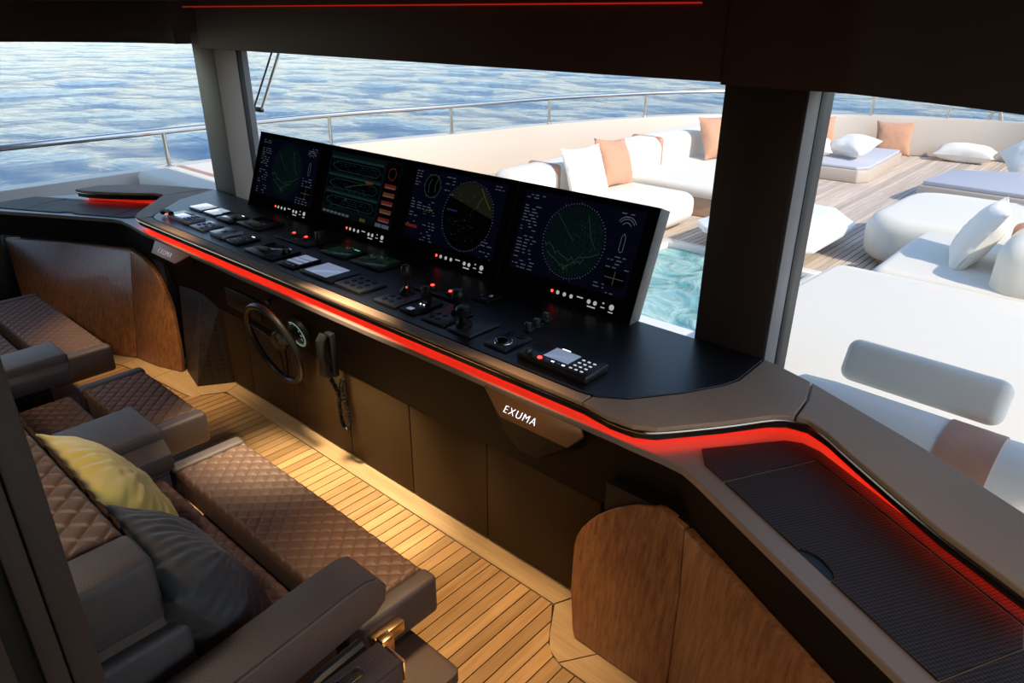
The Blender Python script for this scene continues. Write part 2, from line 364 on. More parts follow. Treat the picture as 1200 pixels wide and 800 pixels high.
# railing
rail = thing('guard_rail', (-4.4, 3, .5), 'polished steel guard rail on posts along the cream bulwark', 'railing')
rp = offset(bul2, .13)
b = MB(); b.tube([(p[0], p[1], .88) for p in rp], .028, 10); b.build('top_rail', M_STEEL, rail)
def at_curve(path, i): return path[i]
for (x, y) in [(-4.52, .9), (-4.5, 3.0), (-4.42, 4.78), (-4.03, 6.45), (-3.74, 8.0), (-3.18, 9.55), (-2.1, 11.1), (-.77, 12.1), (.22, 12.55), (1.25, 12.78), (2.6, 12.15)]:
    k = min(rp, key=lambda p: (p[0]-x)**2+(p[1]-y)**2)
    b = MB(); b.tube([(k[0], k[1], .535), (k[0], k[1], .87)], .019, 10); b.lathe([(.04, .545), (.04, .56), (.02, .565)], (k[0], k[1], 0), 12); b.build('post', M_STEEL, rail)
mast = thing('bow_bracket', (.70, 12.85, .5), 'small pale tapering bracket standing on the bow bulwark cap', 'bracket')
b = MB(); b.add([(.60, 12.8, .54), (.65, 12.8, .54), (.70, 12.8, .76), (.67, 12.8, .76), (.60, 12.86, .54), (.65, 12.86, .54), (.70, 12.86, .76), (.67, 12.86, .76)],
                [(0, 1, 2, 3), (7, 6, 5, 4), (0, 4, 5, 1), (1, 5, 6, 2), (2, 6, 7, 3), (3, 7, 4, 0)]); b.build('strut', M_STEEL, mast)
b = MB(); b.add([(.76, 12.8, .54), (.81, 12.8, .54), (.74, 12.8, .76), (.71, 12.8, .76), (.76, 12.86, .54), (.81, 12.86, .54), (.74, 12.86, .76), (.71, 12.86, .76)],
                [(0, 1, 2, 3), (7, 6, 5, 4), (0, 4, 5, 1), (1, 5, 6, 2), (2, 6, 7, 3), (3, 7, 4, 0)]); b.build('strut', M_STEEL, mast)
b = MB(); b.box(.64, .77, 12.79, 12.87, .70, .76); b.build('cap', M_GEL, mast)

# ------------------------------------------------------------------ soft things
def cushion(mb, sx, sy, t, M, n=18, pinch=.10, wr=.006, seed=0, rad=0, rf=17):
    """square pillow sx by sy, thickness t, in local XY, M places it"""
    def shape(u, v, sgn):
        a, c = 2*u-1, 2*v-1
        e = (1-abs(a)**2.6)*(1-abs(c)**2.6); h = t/2*max(e, 0)**.55
        px = a*sx/2*(1-pinch*(1-c*c)*abs(a)**3); py = c*sy/2*(1-pinch*(1-a*a)*abs(c)**3)
        k = noise.noise(Vector((a*2.2+seed, c*2.2, seed*.7)))*wr*2*(1-e*.4)+noise.noise(Vector((a*5+seed, c*7, 3)))*wr
        if rad:
            ph = math.atan2(c, a); rr = math.hypot(a, c)
            k += rad*math.sin(ph*rf+3*noise.noise(Vector((a*1.5, c*1.5, seed)))+seed)*max(0, min(1, (rr-.15)*1.6))*min(1, e*6)
        return M @ Vector((px, py, sgn*(h+(k if e > .02 else k*.3))))
    k = len(mb.v)
    mb.grid(lambda u, v: shape(u, v, 1), n, n); mb.grid(lambda u, v: shape(u, v, -1), n, n)
    return mb
def pillow(name, m, sx, sy, t, loc, rot, label, group=None, seed=0, wr=.006, pinch=.1, n=22, rad=0, rf=17):
    M = Matrix.LocRotScale(Vector(loc), __import__('mathutils').Euler(rot), None)
    mb = MB(); cushion(mb, sx, sy, t, M, n=n, seed=seed, wr=wr, pinch=pinch, rad=rad, rf=rf)
    me = mb.build(name, m, label=label, cat='pillow', group=group, ang=180)
    bm = bmesh.new(); bm.from_mesh(me.data); bmesh.ops.remove_doubles(bm, verts=bm.verts, dist=.0008); bmesh.ops.recalc_face_normals(bm, faces=bm.faces); bm.to_mesh(me.data); bm.free()
    return me
def softbox(name, m, x0, x1, y0, y1, z0, z1, parent, bev=.06, seg=4, **k):
    mb = MB(); mb.box(x0, x1, y0, y1, z0, z1); return mb.build(name, m, parent, bevel=bev, seg=seg, ang=60, **k)
def seatblock(name, m, poly, z0, z1, parent, bev=.05, r=.15, **k):
    mb = MB(); mb.prism(rnd(poly, r, 5), z0, z1); return mb.build(name, m, parent, bevel=bev, seg=4, ang=60, **k)
def strap_loop(mb, y0, y1, prof, th=.012):
    """strap wrapped over a bolster: profile list of (x,z)"""
    A = [(x, y0, z) for x, z in prof]; B = [(x, y1, z) for x, z in prof]; mb.strip(A, B); return mb

# port sofa
s = thing('port_sofa', (-1.2, 5.6, 0), 'low white sofa with rounded seat along the cream bulwark beside the pool', 'sofa')
seatblock('base', M_TANP, [(-1.75, 4.3), (-.78, 4.3), (-.78, 6.35), (-1.75, 6.35)], 0.0, .06, s, bev=.01)
seatblock('seat', M_CREAM, [(-1.85, 4.2), (-.62, 4.2), (-.62, 6.50), (-1.85, 6.50)], .05, .32, s, bev=.09, r=.25)
b = MB(); pp = catmull([(-.645, 4.35, .20), (-.635, 5.4, .20), (-.64, 6.25, .20)], 4); b.tube(pp, .007, 6); b.build('piping', M_WHITE, s)
bo = seatblock('back_bolster', M_CREAM, [(-2.0, 4.85), (-1.62, 4.85), (-1.62, 6.75), (-2.0, 6.75)], .12, .60, s, bev=.14, r=.16)
b = MB(); b.box(-2.005, -1.615, 5.42, 5.50, .115, .605); b.build('strap', M_STRAP, bo, bevel=.142, seg=4)
s = thing('corner_sofa', (-1.2, 7.4, 0), 'low white sofa with tan plinth farther forward beneath the cream bulwark', 'sofa')
seatblock('base', M_TANP, [(-1.7, 6.75), (-.42, 6.75), (-.42, 8.5), (-1.7, 8.5)], 0, .20, s, bev=.02, r=.1)
seatblock('seat', M_CREAM, [(-1.75, 6.72), (-.45, 6.72), (-.45, 8.6), (-1.75, 8.6)], .19, .32, s, bev=.055, r=.12)
bo = seatblock('back_bolster', M_CREAM, [(-2.1, 6.92), (-1.68, 6.92), (-1.68, 9.2), (-2.1, 9.2)], .10, .63, s, bev=.15, r=.16)
b = MB(); b.box(-2.105, -1.675, 7.42, 7.51, .095, .635); b.build('strap', M_STRAP, bo, bevel=.152, seg=4)
pillow('pillow', M_WHITE, .52, .52, .17, (-1.42, 5.62, .53), (math.radians(68), 0, math.radians(82)), 'white square pillow leaning on the port sofa beside a peach pillow', seed=1)
pillow('pillow', M_PEACH, .52, .50, .17, (-1.50, 6.22, .54), (math.radians(66), math.radians(6), math.radians(88)), 'peach square pillow leaning on the port sofa against a white pillow', seed=4, wr=.012)
pillow('pillow', M_PEACH, .56, .52, .18, (-1.42, 8.35, .57), (math.radians(68), 0, math.radians(70)), 'peach square pillow propped on the corner sofa farther forward', seed=6, wr=.012)

# table
t = thing('coffee_table', (.3, 5.9, 0), 'white faceted stone coffee table on the teak foredeck', 'table')
tp = [(2.64+(x-2.64)*1.071, y*1.071) for x, y in [(.80, 5.20), (.93, 5.30), (.94, 6.2), (.62, 6.64), (.35, 6.66), (-.05, 6.3), (-.10, 5.42), (.05, 5.26)]]
b = MB(); b.prism(tp, .18, .24); b.build('table_top', M_MARB, t, bevel=.012)
cx = sum(p[0] for p in tp)/8; cy = sum(p[1] for p in tp)/8
b = MB(); lo = [(cx+(p[0]-cx)*.45, cy+.1+(p[1]-cy)*.45, 0) for p in tp]; hi = [(cx+(p[0]-cx)*.7, cy+.1+(p[1]-cy)*.6, .18) for p in tp]
b.add(lo+hi, [tuple(range(7, -1, -1)), tuple(range(8, 16))]+[(i, (i+1) % 8, (i+1) % 8+8, i+8) for i in range(8)]); b.build('pedestal', M_MARB, t, smooth=False)

# low bow lounges
s = thing('bow_lounge', (-.6, 10.2, 0), 'low beige lounge platform in the port corner of the bow', 'lounge')
lp = [(-2.2, 9.5), (-.10, 9.58), (.0, 9.75), (-.08, 11.4), (-1.2, 11.3), (-2.2, 10.4)]
b = MB(); b.prism(lp, 0, .16); b.build('base', M_GEL, s, bevel=.02)
b = MB(); b.prism([(p[0]*.97-.03, p[1]*.97+.31) for p in lp], .16, .20); b.build('pad', mat('grey_pad', (.50, .50, .54), .7), s, bevel=.015)
s = thing('bow_lounge', (1.7, 10, 0), 'low grey padded lounge platform behind the white chaise', 'lounge')
lp = [(.72, 9.0), (3.2, 8.9), (3.2, 10.6), (1.5, 10.4), (.80, 9.95)]
b = MB(); b.prism(lp, 0, .20); b.build('base', M_GEL, s, bevel=.02)
b = MB(); b.prism([(1.7+(p[0]-1.7)*.96, 9.8+(p[1]-9.8)*.96) for p in lp], .20, .25); b.build('pad', MATS['grey_pad'], s, bevel=.015)
g = thing('slatted_reflection', (1.15, 11.0, 0), 'dark slatted grating built solid in a pale frame near the bow', 'reflection')  # solid slats stand in for a reflection in the window glass
for q in ((.78, .98), (1.44, 1.52)):
    b = MB(); b.box(*q, 10.55, 11.35, 0, .05); b.build('frame', M_WGEL, g, bevel=.01)
b = MB(); b.box(.98, 1.44, 10.55, 11.35, 0, .01); b.build('tray', M_BLACK, g)
for k in range(10):
    b = MB(); b.box(.98, 1.44, 10.58+k*.078, 10.62+k*.078, .01, .035); b.build('slat', M_LEATH, g, smooth=False)
pillow('pillow', M_PEACH, .50, .48, .16, (-1.02, 10.55, .42), (math.radians(70), 0, math.radians(40)), 'peach pillow standing on the beige bow lounge beside white pillows', seed=9)
pillow('pillow', M_WHITE, .52, .46, .20, (-.86, 9.95, .34), (math.radians(12), 0, math.radians(25)), 'white pillow lying flat on the bow lounge half hidden by the pillar', seed=11)
pillow('pillow', M_WHITE, .56, .44, .22, (-.42, 10.25, .36), (math.radians(20), 0, math.radians(-20)), 'white pillow lying on the bow lounge beside the peach pillow', seed=12)
pillow('pillow', M_PEACH, .52, .50, .16, (-.36, 11.88, .27), (math.radians(74), 0, math.radians(22)), 'peach square pillow standing on the deck against the bow bulwark', seed=13)
pillow('pillow', M_WHITE, .78, .34, .26, (.55, 12.2, .13), (math.radians(10), 0, math.radians(4)), 'long white pillow lying at the foot of the bow bulwark', seed=14)
pillow('pillow', M_WHITE, .60, .50, .2, (1.50, 10.7, .42), (math.radians(40), math.radians(-35), math.radians(10)), 'white pillow leaning beside the dark slatted grating', seed=15)

# starboard chaise, sofa, sunpad
s = thing('chaise', (1.6, 6.9, 0), 'long white rounded chaise standing on the teak beyond the sun pad', 'chaise')
seatblock('base', M_TANP, [(1.08, 6.35), (2.9, 6.35), (2.9, 7.55), (1.08, 7.55)], 0, .05, s, bev=.01)
seatblock('seat', M_CREAM, [(.92, 6.22), (3.0, 6.22), (3.0, 7.72), (.98, 7.72)], .04, .42, s, bev=.12, r=.38)
bo = seatblock('back_bolster', M_CREAM, [(2.15, 7.45), (3.1, 7.45), (3.1, 7.85), (2.15, 7.85)], .2, .72, s, bev=.14, r=.15)
b = MB(); b.box(2.26, 2.36, 7.44, 7.86, .195, .725); b.build('strap', M_STRAP, bo, bevel=.142, seg=4)
s = thing('starboard_sofa', (2.2, 5.6, 0), 'wide white sofa seat with tan strapped bolster between chaise and sun pad', 'sofa')
seatblock('seat', M_CREAM, [(1.42, 4.92), (3.4, 4.92), (3.4, 6.20), (1.42, 6.20)], .0, .40, s, bev=.08, r=.10)
bo = seatblock('back_bolster', M_CREAM, [(2.08, 4.95), (2.48, 4.95), (2.48, 6.15), (2.08, 6.15)], .30, .70, s, bev=.13, r=.15)
b = MB(); b.box(2.075, 2.485, 5.50, 5.60, .295, .705); b.build('strap', M_STRAP, bo, bevel=.132, seg=4)
pillow('pillow', M_WHITE, .62, .5, .2, (1.90, 5.55, .58), (math.radians(62), 0, math.radians(-80)), 'white pillow leaning on the strapped bolster of the wide sofa', seed=17)
s = thing('sun_pad', (2.3, 3.8, 0), 'large white sun pad outside the starboard windscreen', 'sun pad')
seatblock('pad', M_CREAM, [(1.10, 2.83), (3.6, 2.83), (3.6, 4.90), (1.22, 4.90)], .0, .40, s, bev=.05, r=.12)
def capsule(mb, path, r, n=20, sq=1.0):
    P = [Vector(p) for p in path]; mb.tube(P, [r*q for q in ([.35, .75, .95]+[1]*(len(P)-6)+[.95, .75, .35])], n); return mb
bx_ = [1.76, 1.78, 1.83, 1.95, 2.3, 2.36, 2.52, 2.9, 3.3, 3.45, 3.49, 3.5]
def by_(x): return 2.625-.05*max(0, min(1, (x-1.8)/1.0))
b = MB(); capsule(b, [(x, by_(x), .435) for x in bx_], .185); bo = b.build('bolster', M_WHITE, s, ang=60)
b = MB(); b.tube([(x, by_(x), .435) for x in (2.36, 2.44, 2.53)], .189, 28); b.build('strap', M_STRAP, bo, ang=60)
mb = MB(); mb.box(-.285, .285, -.055, .055, -.085, .085, Matrix.Translation((2.215, 2.815, .655)) @ Matrix.Rotation(math.radians(-3), 4, 'Z') @ Matrix.Rotation(math.radians(-24), 4, 'X'))
mb.build('pillow', M_WHITE, bevel=.045, seg=6, ang=80, label='long white pillow resting on the bolster of the sun pad', cat='pillow')
s = thing('sun_pad', (-3.3, 2.9, 0), 'white sun pad with tan strap outside the port windscreen', 'sun pad')
seatblock('pad', M_CREAM, [(-4.34, 2.60), (-2.3, 2.60), (-2.3, 4.6), (-4.28, 4.6)], .0, .585, s, bev=.05, r=.08)
b = MB(); b.box(-4.343, -2.297, 2.93, 3.06, .0, .590); b.build('strap', M_STRAP, s, bevel=.052, seg=4)

# ================================================================== ROOM SHELL
# glass line of the wheelhouse
GR = [(1.86, 2.34), (2.07, 2.27), (2.44, 2.09), (2.72, 1.88), (2.93, 1.66), (3.04, 1.42), (3.09, 1.15), (3.12, .6), (3.15, -.6)]
GRs = [(p.x, p.y) for p in catmull([(x, y, 0) for x, y in GR], 4)]
def inward(path, d): return offset(path, -d)      # path runs to starboard then aft: inside is to the right
# floor
b = MB(); b.box(-3.1, 3.1, -2.6, 2.2, -.06, -.008)
floor = struct('floor', b, M_CAULK, label='warm teak wheelhouse floor of narrow planks with dark caulking', smooth=False)
FR = [(-2.6, .82), (-1.99, 1.10), (-1.62, 1.27), (-1.40, 1.31), (-1.0, 1.352), (-.915, 1.37), (-.885, 1.44), (-.834, 1.525), (1.49, 1.525), (1.53, 1.46), (1.56, 1.41), (1.60, 1.36), (1.66, 1.335), (1.9, 1.335), (2.3, 1.12), (2.95, .8)]
def fr(x):
    for a, c in zip(FR, FR[1:]):
        if a[0] <= x <= c[0]: return a[1]+(c[1]-a[1])*(x-a[0])/(c[0]-a[0])
    return .8
pw = .0495
for i in range(-50, 58):
    x = i*pw+.02
    if not -2.5 < x < 2.85: continue
    y1a, y1b = fr(x-pw/2+.0025), fr(x+pw/2-.0025)
    cuts = [-2.5]
    r = random.Random(i*7+3)
    yy = -2.5+r.uniform(.3, 1.8)
    while yy < min(y1a, y1b)-.35: cuts.append(yy); yy += r.uniform(.9, 1.9)
    cuts.append(None)
    for a, c in zip(cuts, cuts[1:]):
        w0 = x-pw/2+.0022; w1 = x+pw/2-.0022
        if c is None: poly = [(w0, a+.003), (w1, a+.003), (w1, y1b-.003), (w0, y1a-.003)]
        else: poly = [(w0, a+.003), (w1, a+.003), (w1, c), (w0, c)]
        mb = MB(); mb.prism(poly, -.008, 0); mb.build('plank', M_TEAK, floor, smooth=False)
def board(poly):
    mb = MB(); mb.prism(poly, -.008, .0005); mb.build('margin_board', M_TEAKX, floor, smooth=False)
board([(-.834, 1.528), (1.487, 1.528), (1.56, 1.70), (-.90, 1.70)])
board([(1.492, 1.525), (1.531, 1.463), (1.561, 1.413), (1.602, 1.362), (1.655, 1.34), (1.74, 1.47), (1.74, 1.72), (1.57, 1.70)])
board([(1.660, 1.338), (1.9, 1.338), (2.3, 1.123), (2.95, .803), (2.95, 1.3), (2.1, 1.5), (1.745, 1.47)])
board([(-.838, 1.53), (-.89, 1.442), (-.918, 1.373), (-1.0, 1.356), (-1.30, 1.325), (-1.34, 1.62), (-.905, 1.70)])
board([(-1.303, 1.325), (-1.40, 1.313), (-1.62, 1.273), (-1.66, 1.60), (-1.345, 1.62)])
board([(-1.624, 1.272), (-1.99, 1.103), (-2.6, .823), (-2.9, 1.2), (-1.664, 1.60)])
# ceiling, with an unseen overhang added to keep sun out
b = MB(); b.box(-3.3, 4.7, -2.8, 2.60, 2.06, 2.22)
struct('ceiling', b, M_CEIL, label='dark brown wheelhouse ceiling with an added overhang that blocks sun', smooth=False)
def beam(path_in, path_out, z0, z1, name, label):
    mb = MB(); n = len(path_in)
    vs = [(p[0], p[1], z0) for p in path_in]+[(p[0], p[1], z0) for p in path_out]+[(p[0], p[1], z1) for p in path_in]+[(p[0], p[1], z1) for p in path_out]
    fs = [(i, i+1, n+i+1, n+i) for i in range(n-1)]+[(2*n+i, 3*n+i, 3*n+i+1, 2*n+i+1) for i in range(n-1)]
    fs += [(i, 2*n+i, 2*n+i+1, i+1) for i in range(n-1)]+[(n+i, n+i+1, 3*n+i+1, 3*n+i) for i in range(n-1)]+[(0, n, 3*n, 2*n), (n-1, 3*n-1, 4*n-1, 2*n-1)]
    mb.add(vs, fs); return struct(name, mb, M_CEIL, label=label)
b = MB(); b.box(-1.86, 1.553, 2.2, 2.56, 1.714, 2.06)
tb = struct('trim_1', b, M_CEIL, label='dark brown header beam above the main windscreen', bevel=.004)
b = MB(); b.box(-1.98, 1.46, 2.19, 2.20, 1.938, 1.943); b.build('cove_light', M_REDC, tb)
b = MB(); b.box(-3.4, 3.4, 1.2, 2.20, 1.975, 2.06)
struct('trim_2', b, M_CEIL, label='dropped dark ceiling panel ahead of the header beam', bevel=.004)
gi = inward(GRs, .13); go = offset(GRs, .10)
bi = [(1.557, 2.19), (1.85, 2.185)]+gi[2:]; bo_ = [(1.557, 2.56), (1.9, 2.5)]+go[2:]
beam(bi, bo_, 1.708, 2.06, 'trim_3', 'dark brown header beam above the starboard wing window')
beam(mir(bi, .30)[1:], mir(bo_, .12)[1:], 1.730, 2.06, 'trim_4', 'dark brown header beam above the port wing window')
# pillars
def pillar(name, faces, label):
    p = None
    for i, (poly, m, nm) in enumerate(faces):
        mb = MB(); mb.prism(poly, .55, 1.80)
        if i == 0: p = struct(name, mb, m, label=label, bevel=.004)
        else: mb.build(nm, m, p, bevel=.002)
pillar('trim_5', [([(1.567, 2.203), (1.827, 2.203), (1.827, 2.44), (1.567, 2.44)], M_PILLAR, ''), ([(1.828, 2.206), (1.834, 2.206), (1.834, 2.305), (1.828, 2.305)], M_PILLG, 'side_cladding'),
                  ([(1.828, 2.306), (1.836, 2.306), (1.836, 2.362), (1.828, 2.362)], M_SEAL, 'rubber_seal')], 'dark brown leather window pillar right of the displays')
pillar('trim_6', [([(-2.0, 2.218), (-1.742, 2.218), (-1.742, 2.44), (-1.97, 2.42)], M_PILLG, ''), ([(-1.741, 2.219), (-1.734, 2.219), (-1.734, 2.36), (-1.741, 2.36)], M_PILLSUN, 'side_cladding'),
                  ([(-1.741, 2.361), (-1.732, 2.361), (-1.732, 2.395), (-1.741, 2.395)], M_SEAL, 'rubber_seal')], 'taupe window pillar left of the displays, inboard side painted sunlit')
# glass
b = MB(); b.box(-1.74, 1.567, 2.42, 2.432, .56, 1.74); struct('window_1', b, M_GLASS, label='clear main windscreen pane behind the displays', smooth=False)
def curved_glass(name, path, label):
    o = offset(path, .012) if path[0][0] > 0 else offset(path, -.012)
    mb = MB(); mb.thick([(p[0], p[1], .56) for p in path], [(p[0], p[1], 1.76) for p in path], (0, .0, 0)) if 0 else None
    n = len(path); vs = [(p[0], p[1], z) for q in (path, o) for z in (.56, 1.76) for p in q]
    fs = [(i, i+1, n+i+1, n+i) for i in range(n-1)]+[(2*n+i, 3*n+i, 3*n+i+1, 2*n+i+1) for i in range(n-1)]
    mb.add(vs, fs); struct(name, mb, M_GLASS, label=label)
GG = [(1.835, 2.37)]+[p for p in GRs if p[0] > 2.0]
curved_glass('window_2', GG, 'curved starboard wing window looking over the sun pad')
curved_glass('window_3', [(-1.99, 2.38)]+mir([p for p in GRs if p[0] > 2.02]), 'curved port wing window looking over the sea')
# lower wall under the glass
for sgn, nm, lb in ((1, 'wall_starboard', 'pale outer wall under the starboard wing window'), (-1, 'wall_port', 'pale outer wall under the port wing window')):
    P = [(1.55, 2.40), (1.85, 2.37)]+[p for p in GRs if p[0] > 2.0]; Q = [(1.55, 2.46), (1.88, 2.42)]+[p for p in offset(GRs, .05)][-len(P)+2:]
    if sgn < 0: P = mir(P); Q = mir(Q)
    mb = MB(); n = len(P); vs = [(p[0], p[1], z) for z in (-.05, .57) for q in (P, Q) for p in q]
    fs = [(i, i+1, n+i+1, n+i) for i in range(n-1)]+[(2*n+i, 3*n+i, 3*n+i+1, 2*n+i+1) for i in range(n-1)]
    fs += [(i, 2*n+i, 2*n+i+1, i+1) for i in range(n-1)]+[(n+i, n+i+1, 3*n+i+1, 3*n+i) for i in range(n-1)]+[(0, n, 3*n, 2*n), (n-1, 3*n-1, 4*n-1, 2*n-1)]
    mb.add(vs, fs); struct(nm, mb, M_WGEL, label=lb)
b = MB(); b.box(-1.6, 1.6, 2.40, 2.54, -.05, .57); struct('wall_front', b, M_WGEL, label='pale outer wall under the main windscreen', smooth=False)
# aft enclosure
b = MB(); b.box(-3.3, 3.3, -2.75, -2.6, -.05, 2.06); struct('wall_aft', b, M_PILLAR, label='dark brown aft bulkhead of the wheelhouse', smooth=False)
b = MB(); b.box(3.15, 3.3, -2.6, -.55, -.05, 2.06); struct('wall_starboard_aft', b, M_PILLAR, label='dark brown starboard side wall', smooth=False)
b = MB(); b.box(-3.3, -3.15, -2.6, -.55, -.05, 2.06); struct('wall_port_aft', b, M_PILLAR, label='dark brown port side wall', smooth=False)
# partition post close to the chairs
b = MB(); b.box(1.64, 1.74, .116, .152, 0, 2.06)
pt = struct('wall_partition', b, M_PILLAR, label='dark brown partition end beside the double helm seat', bevel=.003)
b = MB(); b.box(1.64, 1.74, .088, .114, 0, 2.06); b.build('edge_board', M_PILLAR, pt, bevel=.002)
b = MB(); b.box(1.64, 1.71, .062, .088, 0, 2.06); b.build('groove', M_SEAL, pt)
b = MB(); b.box(1.64, 1.735, -.7, .062, 0, 2.06); b.build('side_board', M_PILLAR, pt, bevel=.002)

# ================================================================== HELM CONSOLE
CON = thing('helm_console', (0, 1.9, 0), 'wide dark helm console with brown leather rim and red edge lighting', 'console')
front = [(-2.66, 1.575), (-2.56, 1.60), (-2.42, 1.68), (-2.26, 1.80), (-2.165, 1.88), (-2.10, 1.905), (-2.04, 1.87), (-1.87, 1.715), (-1.72, 1.585), (-1.66, 1.552), (-1.58, 1.545),
         (-.5, 1.545), (.5, 1.545), (1.552, 1.545), (1.66, 1.528), (1.74, 1.535), (1.80, 1.57), (1.926, 1.731), (2.01, 1.855), (2.05, 1.89), (2.10, 1.90), (2.165, 1.868), (2.262, 1.795), (2.507, 1.622), (2.70, 1.515)]
back = [(2.70, 1.79), (2.66, 1.812), (2.386, 1.97), (2.03, 2.142), (1.87, 2.196), (1.825, 2.203), (-1.99, 2.203), (-2.2, 2.11), (-2.48, 1.955), (-2.60, 1.83), (-2.68, 1.72)]
b = MB(); fi = offset(front, .012); b.prism(fi+back, .79, .824); core = b.build('worktop_core', M_CORE, CON, smooth=False)
matin = [(-1.50, 1.60), (1.50, 1.592), (1.56, 1.600), (1.64, 1.655), (1.746, 1.803), (1.815, 1.93), (1.836, 2.0), (1.832, 2.195), (-1.985, 2.195), (-1.874, 1.91), (-1.70, 1.73), (-1.604, 1.642), (-1.56, 1.612)]
b = MB(); b.prism(matin, .824, .840); b.build('black_top', M_RIB, CON, bevel=.002, smooth=False, label='black ribbed worktop surface')
def rim(poly): 
    mb = MB(); mb.prism(poly, .822, .839); return mb.build('leather_rim', M_LEATH, CON, bevel=.004, smooth=False, label='brown leather rim panel')
fc = front
iL = 10; iR = 13
rim([fc[10], (-.5, 1.545), (.5, 1.545), (1.549, 1.545), (1.549, 1.596), (1.50, 1.589), (-1.50, 1.597), (-1.56, 1.607), (-1.58, 1.600)])
rim([(1.553, 1.545)]+fc[14:20]+[(2.062, 1.894), (2.05, 2.02), (2.015, 2.145), (1.87, 2.196), (1.836, 2.20), (1.840, 2.0), (1.819, 1.93), (1.75, 1.80), (1.645, 1.652), (1.562, 1.597), (1.553, 1.597)])
rim([(2.067, 1.896)]+fc[20:]+back[:3]+[(2.020, 2.143), (2.055, 2.02)])
rim([(-1.584, 1.545), fc[9], fc[8], fc[7], fc[6], (-2.06, 1.89), (-2.05, 2.02), (-2.02, 2.19), (-1.989, 2.20), (-1.878, 1.91), (-1.704, 1.727), (-1.608, 1.638), (-1.584, 1.612)])
rim([(-2.065, 1.893), fc[5], fc[4], fc[3], fc[2], fc[1], fc[0]]+back[-1:-5:-1][:1]+[(-2.60, 1.83), (-2.48, 1.955), (-2.2, 2.11), (-2.024, 2.188), (-2.055, 2.02)])
fsrc = front[:11]+[(-1.46, 1.545), (-1.2, 1.545)]+front[11:13]+[(1.2, 1.545), (1.44, 1.545)]+front[13:]
fs_ = [(p.x, p.y) for p in catmull([(x, y, 0) for x, y in fsrc], 4)]
b = MB(); b.tube([(x, y, .820) for x, y in offset(fs_, .003)], .0055, 8); b.build('metal_trim', M_CHROME, CON)
b = MB(); q = offset(fs_, .038); q2 = offset(fs_, .056); b.thick([(x, y, .7893) for x, y in q], [(x, y, .7893) for x, y in q2], (0, 0, .003)); b.build('led_strip', M_RED, CON, label='glowing red light strip under the rim')
# ledge under the rim
rimR = [(1.70, 1.552), (1.84, 1.553), (1.90, 1.548), (1.96, 1.522), (2.102, 1.447), (2.452, 1.263), (2.564, 1.205), (3.02, .965)]
rimL = [(-1.60, 1.548), (-1.80, 1.565), (-1.93, 1.568), (-2.0, 1.55), (-2.347, 1.362), (-2.736, 1.144), (-3.0, .995)]
RIM = rimL[::-1]+[(-.5, 1.540), (.5, 1.542)]+rimR
LB = [(3.03, 1.3), (2.98, 1.5), (2.88, 1.66), (2.69, 1.84), (2.42, 2.04), (2.05, 2.2), (1.8, 2.2), (-1.9, 2.2), (-2.05, 2.2), (-2.45, 2.02), (-2.69, 1.82), (-2.88, 1.64), (-2.96, 1.45), (-3.02, 1.2)]
b = MB(); b.prism(RIM+LB, .735, .76); b.build('ledge', M_LEDGE, CON, bevel=.004, smooth=False)
# riser between ledge and worktop
b = MB(); q = offset(fs_, .075); b.thick([(x, y, .76) for x, y in q], [(x, y, .80) for x, y in q], (0, .012, 0)); b.build('riser', M_LEDGE, CON)
# fascia
bot = []
for x, y in RIM:
    if x < -1.95 or x > 1.93: bot.append((x*.998, y+.012, .60))
    elif x < -1.55: bot.append((x, y+.02, .585))
    elif x > 1.66: bot.append((x, y+.03, .53 if x < 1.8 else .585))
    else: bot.append((x, y+.068, .455))
i1 = len(rimL)-1
top = [(x, y, .74) for x, y in RIM]
k = len(rimL)
top = top[:k]+[(-1.40, 1.545, .74)]+top[k:k+2]+[(1.60, 1.55, .74)]+top[k+2:]
bot = bot[:k]+[(-1.40, 1.60, .455)]+bot[k:k+2]+[(1.60, 1.605, .455)]+bot[k+2:]
b = MB(); b.thick(top, bot, (0, .03, 0)); b.build('fascia', M_FASCIA, CON, ang=60)
# lower door panels
xs = [-.906, -.674, -.259, .204, .639, 1.081, 1.60]
for a, c in zip(xs, xs[1:]):
    mb = MB(); mb.box(a+.003, c-.003, 1.612, 1.634, .012, .456); mb.build('door_panel', M_PANEL, CON, bevel=.002, label='smooth bronze brown lower door panel')
b = MB(); b.box(-.92, 1.64, 1.634, 1.70, 0, .50); b.build('carcass', M_SEAL, CON)
b = MB(); b.box(-.90, 1.60, 1.622, 1.633, 0, .012); b.build('toe_strip', M_CORE, CON)
# perforated corner cover
b = MB(); lo = [(-1.24, 1.50), (-1.013, 1.450), (-.908, 1.612), (-.95, 1.70), (-1.24, 1.70)]; hi = [(-1.36, 1.60), (-1.07, 1.590), (-.908, 1.622), (-.95, 1.70), (-1.36, 1.70)]
b.add([(*p, 0) for p in lo]+[(*p, .50) for p in hi], [(4, 3, 2, 1, 0), (5, 6, 7, 8, 9)]+[(i, (i+1) % 5, (i+1) % 5+5, i+5) for i in range(5)]); b.build('perforated_cover', M_PERF, CON, smooth=False, label='black perforated corner cover')
b = MB(); b.prism([(1.605, 1.625), (1.76, 1.60), (1.76, 1.72), (1.605, 1.72)], .0, .56); b.build('perforated_cover', M_PERF, CON, smooth=False)
